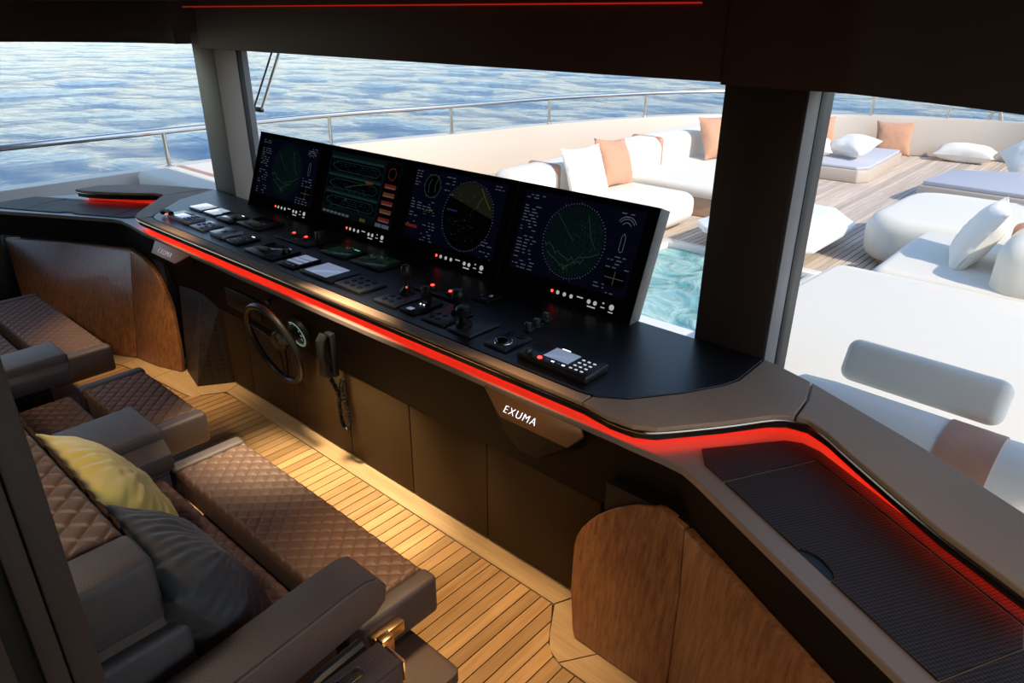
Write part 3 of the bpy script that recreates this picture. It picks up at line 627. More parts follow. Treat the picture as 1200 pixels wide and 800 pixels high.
# wing mats
mats = dict(frame=[(1.895, 1.666), (1.940, 1.600), (2.013, 1.564), (2.160, 1.834), (2.712, 1.517), (2.722, 1.56), (2.155, 1.884), (2.10, 1.893), (2.055, 1.872)],
            hatch=[(2.020, 1.560), (2.255, 1.436)]+[(2.318+.062*math.cos(a)*1.0+.0, 1.393+.062*math.sin(a)) for a in [math.radians(152-k*15) for k in range(13)]]+[(2.61, 1.249), (2.716, 1.450), (2.712, 1.510), (2.164, 1.826)],
            end=[(2.614, 1.247), (2.93, 1.085), (2.95, 1.42), (2.73, 1.553), (2.716, 1.51), (2.721, 1.45)])
for sgn in (1, -1):
    for kx, poly in mats.items():
        if kx == 'hatch':
            poly = [(2.020, 1.560), (2.262, 1.433)]+[(2.316-.056*math.cos(math.pi*k/8)*.88+.014*math.sin(math.pi*k/8), 1.404+.056*math.cos(math.pi*k/8)*.46+.026*math.sin(math.pi*k/8)) for k in range(9)]+[(2.61, 1.249), (2.716, 1.450), (2.708, 1.512), (2.164, 1.826)]
        if sgn < 0: poly = mir(poly, .04)
        mb = MB(); mb.prism(poly, .760, .765); mb.build({'frame': 'mat_border', 'hatch': 'locker_hatch', 'end': 'mat_border'}[kx], M_HEX, CON, bevel=.0015, smooth=False, label='black honeycomb textured '+{'frame': 'border', 'hatch': 'locker hatch', 'end': 'end panel'}[kx])
    mb = MB(); pn = [(2.262, 1.434), (2.362, 1.381), (2.376, 1.41), (2.280, 1.46)]; mb.prism(mir(pn, .04) if sgn < 0 else pn, .7602, .7612); mb.build('finger_recess', M_SEAL, CON)
# name plates on the fascia
def nameplate(x0, x1, tx, tm, size, flip=1):
    """wedge housing; x0..x1 along the console"""
    d = flip
    xa, xb = (x0, x1)
    ts = thing('name_plate', ((x0+x1)/2, 1.52, .60), 'brown name plate wedge on the console front reading EXUMA in '+('glowing white' if flip > 0 else 'dim grey'), 'sign')
    tl = [(x0, 1.536, .752), (x1-.012, 1.536, .752), (x1, 1.528, .743)]; 
    up = [(x0+.01, 1.537, .750), (x1-.02, 1.537, .750)]; 
    lo = [(x0+.13, 1.488, .697), (x1-.035, 1.488, .697)]
    if flip < 0: lo = [(x0+.05, 1.488, .697), (x1-.11, 1.488, .697)]
    r_ = (x1, 1.522, .735) if flip > 0 else None
    mb = MB(); face = [up[0], up[1]]+([r_] if r_ else [])+[lo[1], lo[0]]
    n = len(face); mb.add(face+[(p[0], p[1]+.012, p[2]-.008) for p in face], [tuple(range(n)), tuple(range(2*n-1, n-1, -1))]+[(i, (i+1) % n, (i+1) % n+n, i+n) for i in range(n)])
    fo = mb.build('plate', mat('brown_plate', (.065, .032, .014), .4, spec=.3), ts, bevel=.003)
    ub = [(x0+.02, 1.60, .57), (x0+.10, 1.56, .55), (x1-.20, 1.545, .55), (x1-.10, 1.55, .57), (x1-.03, 1.575, .64)]
    if flip > 0:
        A = [(x0+.012, 1.545, .747), (x0+.07, 1.52, .722), (x0+.13, 1.494, .693), (x1-.035, 1.494, .693), (x1, 1.53, .73)]
        B = [(x0-.02, 1.60, .60), (x0+.06, 1.585, .565), (x0+.16, 1.555, .548), (x1-.20, 1.550, .552), (x1-.02, 1.575, .66)]
    else:
        A = [(x0-.02, 1.55, .74), (x0+.02, 1.52, .715), (x0+.05, 1.494, .693), (x1-.11, 1.494, .693), (x1-.01, 1.545, .745)]
        B = [(x0, 1.60, .66), (x0+.04, 1.59, .63), (x0+.12, 1.58, .61), (x1-.14, 1.58, .61), (x1-.02, 1.60, .66)]
    mb = MB(); mb.thick(A, B, (0, .03, .0)); mb.build('housing', M_FASCIA, ts, ang=50)
    # text in the plate plane: x axis along X, y axis up the plate
    yv = Vector((0, 1.537-1.488, .750-.697)).normalized(); xv = Vector((1, 0, 0)); zv = xv.cross(yv)
    c = Vector((tx, (1.537+1.488)/2-.004, (.750+.697)/2-.005))+zv*.001
    M = Matrix(((xv.x, yv.x, zv.x, c.x), (xv.y, yv.y, zv.y, c.y), (xv.z, yv.z, zv.z, c.z), (0, 0, 0, 1)))
    text('lettering', 'EXUMA', size, M, tm, ts)
nameplate(1.13, 1.575, 1.333, M_WHITEL, .037, 1)
nameplate(-1.42, -.975, -1.235, M_DIMT, .042, -1)
# fascia switches
for r_ in range(2):
    for k in range(5):
        x = -.66+k*.062; z = .62-r_*.045; y = 1.543+(.74-z)*.195+.002
        b = MB(); b.lathe([(.007, 0), (.007, .008), (.004, .012)], (x, y, z), 10, Matrix.Rotation(math.pi/2, 4, 'X')); b.build('switch', M_CHROME if k % 3 == 0 else M_DKP, CON)
b = MB(); b.box(-.70, -.37, 1.554, 1.566, .545, .648); b.build('switch_panel', M_BLACK, CON, bevel=.003)
# wooden pods
def pod(name, cols, edge, th, label):
    t = thing(name, (cols[0][0][0], cols[0][0][1], 0), label, 'cabinet')
    return t
def sheet(poly3, d, name, m, parent, bevel=.006):
    n = len(poly3); P = [Vector(p) for p in poly3]; d = Vector(d)
    mb = MB(); mb.add(P+[p+d for p in P], [tuple(range(n)), tuple(range(2*n-1, n-1, -1))]+[(i, (i+1) % n, (i+1) % n+n, i+n) for i in range(n)])
    return mb.build(name, m, parent, bevel=bevel, seg=3)
t = thing('wooden_cabinet', (1.8, 1.5, 0), 'walnut cabinet with rounded corner under the starboard wing', 'cabinet')
sheet([(1.640, 1.449, .004), (1.628, 1.453, .012), (1.618, 1.457, .04), (1.589, 1.478, .169), (1.576, 1.502, .326), (1.580, 1.508, .365), (1.595, 1.513, .405), (1.620, 1.518, .445), (1.647, 1.522, .480), (1.70, 1.526, .53), (1.775, 1.529, .580), (1.846, 1.529, .606), (1.90, 1.524, .60), (1.937, 1.519, .590), (1.962, 1.49, .40), (1.985, 1.440, .004)],
      (.012, .03, .0), 'front_panel', M_WAL, t)
sheet([(1.989, 1.438, .004), (1.966, 1.488, .40), (1.942, 1.517, .588), (2.08, 1.448, .590), (2.45, 1.255, .590), (3.0, .965, .590), (2.95, .80, .004), (2.45, 1.15, .004)], (.012, .03, 0), 'side_panel', M_WAL, t)
b = MB(); b.prism([(1.66, 1.54), (1.97, 1.54), (2.5, 1.27), (2.98, 1.03), (2.98, 1.5), (2.4, 1.9), (1.9, 2.1), (1.66, 2.1)], 0, .60); b.build('carcass', M_SEAL, t)
t = thing('wooden_cabinet', (-1.8, 1.5, 0), 'walnut cabinet with curved edge under the port wing', 'cabinet')
sheet([(-1.245, 1.470, .004), (-1.262, 1.486, .09), (-1.294, 1.500, .175), (-1.365, 1.529, .36), (-1.42, 1.535, .44), (-1.482, 1.538, .512), (-1.557, 1.533, .569), (-1.632, 1.526, .604), (-1.744, 1.512, .622), (-1.75, 1.512, .61), (-1.63, 1.374, .004), (-1.42, 1.410, .004)], (-.01, .03, 0), 'front_panel', M_WAL, t)
sheet([(-1.634, 1.371, .004), (-1.754, 1.512, .61), (-1.80, 1.535, .615), (-2.262, 1.338, .606), (-2.70, 1.115, .596), (-2.32, 1.035, .004), (-1.974, 1.204, .004)], (-.01, .03, 0), 'side_panel', M_WAL, t)
b = MB(); b.prism([(-1.42, 1.56), (-1.80, 1.57), (-2.3, 1.37), (-2.65, 1.19), (-2.95, 1.5), (-2.4, 1.9), (-1.9, 2.1), (-1.42, 2.1)], 0, .60); b.build('carcass', M_SEAL, t)
b = MB(); b.prism([(-2.72, 1.10), (-2.70, .2), (-3.05, .2), (-3.05, 1.2)], 0, .60)
b.build('side_locker', M_PERF, label='dark perforated locker at the port side beside the walnut cabinet', cat='locker', smooth=False)

# ------------------------------------------------------------------ displays
TILT = math.atan2(2.289-2.132, 1.259-.838); MH = math.hypot(2.289-2.132, 1.259-.838)
ux = Vector((1, 0, 0)); uy = Vector((0, math.sin(TILT), math.cos(TILT))); uz = ux.cross(uy)   # uz points to the viewer
xm = [-1.432, -.745, -.052, .645, 1.337]
M_SCR = emis('navy_screen', (.006, .007, .030), .11); M_SCRT = emis('teal_screen', (.004, .012, .014), .15)
GC = [emis('gfx_white', (.45, .5, .6), 0.083), emis('gfx_green', (.12, .30, .18), 0.061), emis('gfx_teal', (.05, .16, .16), 0.071), emis('gfx_orange', (.8, .22, .08), 0.061), emis('gfx_yellow', (.45, .42, .12), 0.056),
      emis('gfx_dark', (.004, .012, .014), 0.223), emis('gfx_black', (.003, .003, .003), 0.056), emis('gfx_red', (.7, .06, .04), 0.083), emis('gfx_olive', (.05, .055, .03), 0.097), emis('gfx_blue', (.05, .05, .2), 0.139)]
def screen_gfx(kind, W, H, rnd_):
    """flat print of the display: list of quads in (u,v) metres from the screen's lower left, colour index, layer"""
    q = []
    def rect(u0, v0, u1, v1, c, l=1): q.append(([(u0, v0), (u1, v0), (u1, v1), (u0, v1)], c, l))
    def rows(u, v, w_, n, dv, c=0, cols=3):
        for i in range(n):
            x = u
            while x < u+w_-.012:
                l = rnd_.uniform(.008, .03)
                if rnd_.random() < .7: rect(x, v-i*dv, min(x+l, u+w_), v-i*dv+.0038, c, 2)
                x += l+rnd_.uniform(.006, .02)
    def disc(cu, cv, r, c, l=1, n=40, a0=0, a1=2*math.pi): q.append(([(cu+r*math.cos(a0+(a1-a0)*k/n), cv+r*math.sin(a0+(a1-a0)*k/n)) for k in range(n)], c, l))
    def ring(cu, cv, r, c, n=72, t=.004):
        for k in range(n):
            a = 2*math.pi*k/n; L = .009 if k % 6 == 0 else .005; ca, sa = math.cos(a), math.sin(a); wv = .0014
            q.append(([(cu+r*ca-sa*wv, cv+r*sa+ca*wv), (cu+r*ca+sa*wv, cv+r*sa-ca*wv), (cu+(r+L)*ca+sa*wv, cv+(r+L)*sa-ca*wv), (cu+(r+L)*ca-sa*wv, cv+(r+L)*sa+ca*wv)], c, 2))
    def line(pts, c, t=.002):
        for (a, b_), (c_, d_) in zip(pts, pts[1:]):
            L = math.hypot(c_-a, d_-b_)+1e-9; nx, ny = -(d_-b_)/L*t, (c_-a)/L*t
            q.append(([(a-nx, b_-ny), (c_-nx, d_-ny), (c_+nx, d_+ny), (a+nx, b_+ny)], c, 3))
    def coast(cu, cv, w_, h_, c, n=26, ph=0):
        line([(cu+w_*(k/n-.5), cv+h_*(abs(k/n-.5)*1.5+.35*noise.noise(Vector((k*.6+ph, 1, ph))))) for k in range(n+1)], c, .0016)
    def specks(cu, cv, r, n, c):
        for k in range(n):
            a = rnd_.uniform(0, 6.28); d = r*rnd_.random()**.6; u = cu+d*math.cos(a); v = cv+d*math.sin(a); z = rnd_.uniform(.0012, .003); rect(u, v, u+z, v+z, c, 3)
    if kind in ('radar', 'chart'):
        r = min(W, H)*.43; cu = W*.5; cv = H*.5
        disc(cu, cv, r, 5); ring(cu, cv, r+.004, 2 if kind == 'radar' else 0)
        coast(cu, cv-r*.55, r*1.9, r*.5, 1, ph=3); coast(cu-r*.15, cv-r*.75, r*1.3, r*.4, 1, ph=8)
        specks(cu+r*.45, cv+r*.2, r*.55, 150, 1); specks(cu, cv-r*.5, r*.8, 120, 1); specks(cu, cv, r, 60, 2)
        line([(cu-r*.75, cv+r*.7), (cu, cv)], 2); line([(cu+r*.3, cv+r*.8), (cu+r*.55, cv+r*.2), (cu+r*.8, cv-r*.1)], 1, .0015)
        specks(cu-.01, cv-r*.8, r*.14, 30, 4)
        rows(.01, H-.02, W*.18, 2, .012); rows(.012, H*.80, W*.16, 9, .0125, 0); rows(.012, H*.42, W*.17, 6, .014, 0); rows(.012, H*.15, W*.2, 4, .014, 0)
        rows(W*.82, H-.02, W*.16, 2, .012)
        for k, a in enumerate((.045, .036, .022)):
            line([(W*.88+a*math.cos(t_), H*.78+a*math.sin(t_)) for t_ in [.5+2.1*j/10 for j in range(11)]], 0, .0016)
        line([(W*.865, H*.52), (W*.865, H*.68), (W*.88, H*.72), (W*.895, H*.68), (W*.895, H*.52), (W*.88, H*.5), (W*.865, H*.52)], 0, .0013)
        rows(W*.80, H*.44, W*.18, 4, .014); rows(W*.74, H*.10, W*.2, 3, .014); rect(W*.80, H*.1, W*.97, H*.30, 6, 1); line([(W*.885, H*.12), (W*.885, H*.28)], 0, .001); line([(W*.81, H*.2), (W*.96, H*.2)], 0, .001)
    elif kind == 'plans':
        rect(.006, .03, W*.78, H-.006, 5, 1)
        for k in range(3):
            v0 = .045+k*(H-.06)/3; v1 = v0+(H-.06)/3*.74; rect(.014, v0, W*.765, v1, 6, 2)
            rect(.014, v1+.002, W*.765, v1+.014, 2, 2)
            rows(.03, v1-.012, W*.66, 6, .011, 2)
            line([(.03, (v0+v1)/2), (.08, v1-.01), (W*.7, v1-.01), (W*.745, (v0+v1)/2), (W*.7, v0+.01), (.08, v0+.01), (.03, (v0+v1)/2)], 2, .0018)
        rect(W*.56, H*.60, W*.66, H*.635, 3, 3); line([(W*.3, H*.47), (W*.4, H*.52), (W*.62, H*.6)], 1, .002); rect(W*.32, H*.26, W*.35, H*.31, 1, 3)
        rect(W*.80, .03, W*.985, H-.006, 6, 1); ring(W*.89, H*.82, .026, 3, 30)
        for k in range(5): rect(W*.82, H*.60-k*.042, W*.97, H*.60-k*.042+.022, 7 if k % 2 == 0 else 3, 2)
        for k in range(5): rect(W*.83, H*.605-k*.042, W*.96, H*.605-k*.042+.006, 0, 3)
        for k in range(7): rect(.02+k*.034, .008, .02+k*.034+.026, .020, 0, 2)
        rect(W*.58, .006, W*.66, .022, 4, 2); rect(W*.80, .004, W*.88, .022, 0, 2); rect(W*.89, .004, W*.98, .022, 0, 2)
    elif kind == 'sonar':
        cu, cv, r = W*.66, H*.48, H*.45
        disc(cu, cv, r, 6); q.append(([(cu+r*math.cos(a), cv+r*math.sin(a)) for a in [math.radians(5+k*5) for k in range(30)]], 8, 2)); ring(cu, cv, r+.003, 0)
        for k in range(1, 6): line([(cu-r*.9, cv-k*r*.15), (cu-r*.05, cv-k*r*.15)], 5, .001)
        line([(cu+r*.35, cv+r*.9), (cu+r*.6, cv+r*.6), (cu+r*.85, cv+r*.35)], 4, .0026); line([(cu+r*.3, cv+r*.3), (cu+r*.4, cv+r*.55), (cu+r*.5, cv+r*.68)], 4, .0016)
        rect(cu-r*.9, cv+.01, cu-r*.45, cv+.018, 9, 3); specks(cu, cv, r*.8, 40, 0)
        disc(W*.22, H*.78, H*.15, 6); ring(W*.22, H*.78, H*.152, 0, 36); line([(W*.19, H*.68), (W*.18, H*.78), (W*.2, H*.88)], 1, .002); line([(W*.26, H*.7), (W*.25, H*.8), (W*.27, H*.9)], 1, .002)
        rows(.008, H-.016, .04, 6, .013); rows(W*.36, H-.02, .07, 6, .015); rows(.01, H*.55, W*.26, 4, .013); rows(W*.18, H*.45, W*.14, 3, .013, 4)
        rows(W*.02, H*.36, W*.1, 5, .014); rect(.0, H*.15, W*.14, H*.19, 7, 2); rows(W*.2, H*.3, W*.14, 8, .014); rows(W*.86, H*.2, W*.13, 6, .014); rows(W*.88, H*.95, W*.1, 2, .014)
    return q
def display(i, kind, label):
    x0, x1 = xm[i]+.0015, xm[i+1]-.0015; W = x1-x0
    o = Vector((x0, 2.132, .840)); t = thing('display', ((x0+x1)/2, 2.17, .840), label, 'monitor')
    def L(u, v, d=0): return o+ux*u+uy*v+uz*d
    mb = MB(); c = [L(0, 0), L(W, 0), L(W, MH), L(0, MH), L(0, 0, -.072), L(W, 0, -.072), L(W, MH, -.072), L(0, MH, -.072)]
    c[4] = Vector((c[4].x, c[4].y, .840)); c[5] = Vector((c[5].x, c[5].y, .840))
    mb.add(c, [(0, 1, 2, 3), (7, 6, 5, 4), (0, 4, 5, 1), (1, 5, 6, 2), (2, 6, 7, 3), (3, 7, 4, 0)]); mb.build('housing', mat('grey_metal_housing', (.22, .215, .21), .4), t, bevel=.002)
    mb = MB(); e = .0015; mb.add([L(e, e, .0005), L(W-e, e, .0005), L(W-e, MH-e, .0005), L(e, MH-e, .0005), L(e, e, .004), L(W-e, e, .004), L(W-e, MH-e, .004), L(e, MH-e, .004)], [(3, 2, 1, 0), (4, 5, 6, 7), (0, 1, 5, 4), (1, 2, 6, 5), (2, 3, 7, 6), (3, 0, 4, 7)])
    fr_ = mb.build('bezel', M_GLOSSB if 0 else mat('black_bezel', (.005, .0045, .0045), .3, spec=.0), t)
    su, sv, sw, sh = .05, .088, W-.10, MH-.115
    mb = MB(); mb.add([L(su, sv, .0046), L(su+sw, sv, .0046), L(su+sw, sv+sh, .0046), L(su, sv+sh, .0046)], [(0, 1, 2, 3)])
    mb.build('screen', M_SCRT if kind == 'plans' else M_SCR, t, smooth=False)
    mb = MB()
    for pts, c_, l in screen_gfx(kind, sw, sh, random.Random(i+5)):
        mb.cur = c_; mb.add([L(su+min(max(a, 0), sw), sv+min(max(b_, 0), sh), .0048+l*.0002) for a, b_ in pts], [tuple(range(len(pts)))])
    mb.build('screen_graphics', GC, t, smooth=False, kind='stuff')
    # touch keys along the lower bezel
    mb = MB(); k0 = W*.44
    def disc(cu, cv, r, n=12): mb.add([L(cu+r*math.cos(6.283*k/n), cv+r*math.sin(6.283*k/n), .0046) for k in range(n)], [tuple(range(n))])
    def rc(a, b_, c_, d_): mb.add([L(a, b_, .0046), L(c_, b_, .0046), L(c_, d_, .0046), L(a, d_, .0046)], [(0, 1, 2, 3)])
    for k in range(3): disc(k0+.03+k*.034, .042, .0085)
    rc(k0+.125, .046, k0+.155, .051)
    disc(k0+.185, .043, .009); disc(k0+.215, .043, .009); rc(k0+.182, .022, k0+.22, .027); rc(k0+.248, .050, k0+.256, .056); rc(k0+.243, .034, k0+.262, .038)
    disc(k0+.292, .046, .0115, 16); rc(k0+.281, .024, k0+.303, .028)
    mb.build('touch_keys', mat('key_print', (.05, .05, .05), .5, emit=(.8, .82, .8), estr=.32), t, smooth=False, kind='stuff')
    mb = MB(); disc(k0, .042, .006); mb.build('power_led', M_REDL, t, smooth=False)
display(0, 'radar', 'wide console display showing a dim green radar plot beside the taupe pillar')
display(1, 'plans', 'console display showing three stacked deck plans and red alarm tiles')
display(2, 'sonar', 'console display with a large black sonar disc half filled in olive')
display(3, 'chart', 'console display showing a radar chart circle beside the dark brown pillar')

# ------------------------------------------------------------------ devices on the console
ZT = .8405
def plate(name, x0, x1, y0, y1, h, m, label, cat, skew=0, bevel=.003, parts=()):
    t = thing(name, ((x0+x1)/2, (y0+y1)/2, ZT), label, cat)
    mb = MB(); mb.prism([(x0, y0), (x1, y0), (x1+skew, y1), (x0+skew, y1)], ZT, ZT+h); mb.build('body', m, t, bevel=bevel)
    return t
def sub(t, name, m, x0, x1, y0, y1, z0, z1, bevel=.0015):
    mb = MB(); mb.box(x0, x1, y0, y1, z0, z1); return mb.build(name, m, t, bevel=bevel)
def btn(t, m, x, y, z, r=.009, h=.004, name='button', n=14):
    mb = MB(); mb.lathe([(r, z), (r, z+h*.6), (r*.85, z+h)], (x, y, 0), n); return mb.build(name, m, t)
t = plate('notepad', -1.61, -1.46, 1.845, 1.96, .012, M_GREYP, 'pale blank card panel on the port end of the worktop', 'panel'); sub(t, 'face', mat('card_sky_glow', (.45, .48, .54), .15, emit=(.5, .56, .68), estr=.55), -1.605, -1.465, 1.85, 1.955, ZT+.012, ZT+.0135)  # emission on these pale faces stands in for reflected sky
t = plate('touchscreen', -1.43, -1.275, 1.845, 1.96, .012, M_DKP, 'pale touch panel with a dark corner beside the blank card panel', 'panel'); sub(t, 'screen', mat('card_sky_glow', (.45, .48, .54), .15, emit=(.5, .56, .68), estr=.55), -1.425, -1.315, 1.85, 1.955, ZT+.012, ZT+.0135); sub(t, 'dark_corner', M_LCDD, -1.314, -1.28, 1.85, 1.955, ZT+.012, ZT+.0135)
t = plate('control_panel', -1.25, -1.095, 1.83, 1.955, .014, M_BLACK, 'dark control panel with white legends behind the round-key keypad', 'panel'); sub(t, 'screen', M_LCDD, -1.235, -1.11, 1.86, 1.95, ZT+.014, ZT+.0155)
for k in range(5): sub(t, 'legend', M_GREYP, -1.235+k*.024, -1.222+k*.024, 1.836, 1.852, ZT+.014, ZT+.0155)
sub(t, 'legend', M_WHITEL, -1.16, -1.135, 1.940, 1.946, ZT+.0155, ZT+.016)
# port radio telephone
t = plate('radio_telephone', -1.50, -1.245, 1.665, 1.77, .022, M_GREYP, 'small radio telephone with red-lit handset at the port end', 'radio')
sub(t, 'screen', mat('card_sky_glow', (.45, .48, .54), .15, emit=(.5, .56, .68), estr=.55), -1.43, -1.33, 1.675, 1.735, ZT+.022, ZT+.024); sub(t, 'vent', M_DKP, -1.44, -1.35, 1.742, 1.764, ZT+.022, ZT+.024)
for a in range(4):
    for c in range(3): btn(t, M_BLACK, -1.315+c*.018, 1.682+a*.022, ZT+.022, .007, .004, 'key', 8)
mb = MB(); mb.tube([(-1.555, 1.665, ZT+.02), (-1.53, 1.67, ZT+.032), (-1.49, 1.675, ZT+.034), (-1.455, 1.672, ZT+.026)], [.016, .012, .012, .016], 10); mb.build('handset', M_BLACK, t)
btn(t, M_REDL, -1.475, 1.655, ZT+.022, .007, .004, 'indicator')
t = plate('keypad', -1.205, -1.06, 1.655, 1.78, .012, M_GREYP, 'blue grey keypad with scattered round black keys', 'keypad')
for x, y in [(-1.165, 1.69), (-1.135, 1.715), (-1.10, 1.70), (-1.155, 1.745), (-1.12, 1.745), (-1.165, 1.72), (-1.09, 1.735), (-1.095, 1.672)]: btn(t, M_BLACK, x, y, ZT+.012, .011)
t = plate('autopilot_box', -.98, -.845, 1.655, 1.775, .020, M_GREYP, 'raised blue grey box with one small square key', 'control box'); sub(t, 'key', M_BLACK, -.93, -.895, 1.69, 1.72, ZT+.02, ZT+.0225); sub(t, 'display', M_DKP, -.97, -.855, 1.735, 1.77, ZT+.02, ZT+.0215)
t = plate('instrument_panel', -.80, -.69, 1.65, 1.785, .012, M_BLACK, 'narrow black instrument panel with white legends', 'panel')
for k in range(4): sub(t, 'key', M_DKP, -.79+k*.024, -.772+k*.024, 1.66, 1.678, ZT+.012, ZT+.015)
for k in range(3): sub(t, 'legend', M_GREYP, -.785+k*.03, -.765+k*.03, 1.685+k*.018, 1.690+k*.018, ZT+.012, ZT+.0128)
sub(t, 'legend', M_WHITEL, -.745, -.72, 1.765, 1.772, ZT+.012, ZT+.0128)
t = plate('console_hatch', -1.08, -.855, 1.86, 2.03, .012, M_BLACK, 'brown tinted touch screen in a black frame behind the instrument panel', 'screen'); sub(t, 'screen', mat('brown_tint', (.05, .042, .026), .1), -1.065, -.90, 1.87, 2.02, ZT+.012, ZT+.0135)
# throttle group with two red lights
t = plate('throttle_control', -.70, -.40, 1.865, 2.02, .010, M_BLACK, 'engine throttle block with two glowing red lights beside a black lever', 'throttle')
for x in (-.615, -.505): btn(t, M_BLACK, x, 1.935, ZT+.01, .018, .012, 'knob'); btn(t, M_REDL, x, 1.935, ZT+.022, .008, .004, 'light')
mb = MB(); mb.box(-.42, -.385, 1.93, 1.97, ZT, ZT+.07); mb.build('lever', M_BLACK, t, bevel=.008)
mb = MB(); mb.tube([(-.47, 1.97, ZT+.01), (-.45, 1.97, ZT+.05), (-.43, 1.965, ZT+.055)], .006, 8); mb.build('lever_arm', M_CHROME, t)
t = plate('chart_tablet', -.59, -.345, 1.635, 1.80, .012, M_BLACK, 'dark tablet with brown tinted screen and a small black dial', 'tablet'); sub(t, 'screen', MATS['brown_tint'], -.57, -.43, 1.66, 1.785, ZT+.012, ZT+.0135)
sub(t, 'bright_corner', M_LCD, -.427, -.40, 1.745, 1.785, ZT+.012, ZT+.0135); btn(t, M_BLACK, -.375, 1.735, ZT+.012, .022, .018, 'dial', 18)
t = plate('trim_tablet', -.285, -.16, 1.635, 1.79, .012, M_BLACK, 'small tablet whose pale screen is crossed by dark stripes', 'tablet')
for a, c in ((1.675, 1.70), (1.706, 1.735), (1.741, 1.78)): sub(t, 'screen_band', M_LCD, -.275, -.17, a, c, ZT+.012, ZT+.0135)
for k in range(4): sub(t, 'key', M_GREYP, -.273+k*.026, -.258+k*.026, 1.645, 1.660, ZT+.012, ZT+.014)
t = plate('touch_screen', -.115, .125, 1.64, 1.80, .012, M_DKP, 'larger touch screen glowing plain pale blue', 'screen'); sub(t, 'screen', M_LCD, -.095, .07, 1.655, 1.785, ZT+.012, ZT+.0135)
t = plate('keypad', .145, .325, 1.645, 1.79, .012, M_GREYP if 0 else mat('slate_plastic', (.055, .055, .068), .4), 'slate keypad with nine round black keys in a square', 'keypad')
for a in range(3):
    for c in range(3): btn(t, M_BLACK, .19+c*.045, 1.678+a*.040, ZT+.012, .013)
M_PCB = mat('green_screen', (.008, .016, .012), .15, emit=(.02, .06, .04), estr=.06)
t = plate('green_panel', -.30, -.10, 1.875, 2.015, .012, M_BLACK, 'dim green alarm panel with one bright green label', 'panel'); sub(t, 'screen', M_PCB, -.285, -.115, 1.885, 2.005, ZT+.012, ZT+.0132); sub(t, 'label', emis('green_label', (.15, .5, .3), .6), -.17, -.13, 1.985, 1.993, ZT+.0132, ZT+.014)
for k in range(5): sub(t, 'trace', GC[1], -.275, -.2+k*.012, 1.895+k*.017, 1.899+k*.017, ZT+.0132, ZT+.0136)
t = plate('green_panel', -.065, .155, 1.88, 2.04, .012, M_BLACK, 'dim green alarm panel printed with dense green traces', 'panel'); sub(t, 'screen', M_PCB, -.05, .14, 1.89, 2.03, ZT+.012, ZT+.0132)
for k in range(9):
    for j in range(3): sub(t, 'trace', GC[1], -.04+j*.06+random.uniform(0, .02), -.005+j*.06+random.uniform(0, .018), 1.90+k*.014, 1.903+k*.014, ZT+.0132, ZT+.0136)
SL = MATS['slate_plastic']
t = plate('joystick', .42, .555, 1.64, 1.80, .010, SL, 'slate joystick plate with four round keys and a black grip', 'joystick')
for a in range(2):
    for c in range(2): btn(t, M_BLACK, .455+c*.04, 1.672+a*.042, ZT+.01, .012)
mb = MB(); mb.lathe([(.034, ZT+.01), (.034, ZT+.02), (.022, ZT+.03), (.014, ZT+.04), (.012, ZT+.07), (.02, ZT+.085), (.023, ZT+.11), (.018, ZT+.13), (.004, ZT+.137)], (.475, 1.775, 0), 18); mb.build('grip', M_BLACK, t)
btn(t, M_REDL, .497, 1.755, ZT+.045, .003, .004, 'light')
t = plate('bow_thruster_plate', .575, .665, 1.645, 1.80, .010, M_BLACK, 'narrow black lever plate with a small lit window', 'lever'); sub(t, 'window', M_LCD, .60, .628, 1.662, 1.685, ZT+.01, ZT+.0115)
mb = MB(); mb.box(.600, .645, 1.735, 1.765, ZT+.01, ZT+.085, ); mb.build('lever', M_BLACK, t, bevel=.010)
for x in (.612, .632): btn(t, M_WHITEL, x, 1.727, ZT+.012, .0035, .003, 'light', 8)
t = plate('light_block', .43, .68, 1.845, 1.93, .010, M_BLACK, 'black block carrying two glowing red lights behind the joystick', 'control box')
for x in (.51, .62): btn(t, M_BLACK, x, 1.885, ZT+.01, .018, .014, 'knob'); btn(t, M_REDL, x, 1.885, ZT+.024, .008, .004, 'light')
t = plate('joystick', .705, .835, 1.645, 1.80, .010, SL, 'slate joystick plate with four round keys and a tall knob', 'joystick')
for a in range(2):
    for c in range(2): btn(t, M_BLACK, .735+c*.035, 1.675+a*.038, ZT+.01, .011)
mb = MB(); mb.lathe([(.03, ZT+.01), (.03, ZT+.02), (.02, ZT+.03), (.017, ZT+.055), (.024, ZT+.07), (.027, ZT+.095), (.02, ZT+.108), (.004, ZT+.112)], (.79, 1.765, 0), 18); mb.build('knob', M_BLACK, t)
t = plate('joystick', .855, .975, 1.64, 1.80, .010, SL, 'plain slate joystick plate with a stout black mushroom knob', 'joystick')
mb = MB(); mb.lathe([(.030, ZT+.01), (.030, ZT+.024), (.019, ZT+.034), (.019, ZT+.05), (.028, ZT+.06), (.030, ZT+.08), (.024, ZT+.09), (.004, ZT+.094)], (.895, 1.69, 0), 18); mb.build('knob', M_BLACK, t)
t = plate('small_panel', .70, .785, 1.925, 2.02, .010, M_BLACK, 'small black switch panel below the sonar display', 'panel'); btn(t, M_GREYP, .755, 1.985, ZT+.01, .010, .006, 'knob'); sub(t, 'legend', M_GREYP, .735, .765, 1.945, 1.95, ZT+.01, ZT+.0108); btn(t, M_GREYP, .72, 1.965, ZT+.01, .004, .003, 'knob')
t = plate('trackball', 1.045, 1.15, 1.64, 1.78, .010, SL, 'slate trackball plate with a pale ring', 'trackball')
mb = MB(); mb.tube([(1.095+.032*math.cos(6.283*k/28), 1.69+.032*math.sin(6.283*k/28), ZT+.011) for k in range(28)], .0032, 8, closed=True); mb.build('ring', M_STEEL, t)
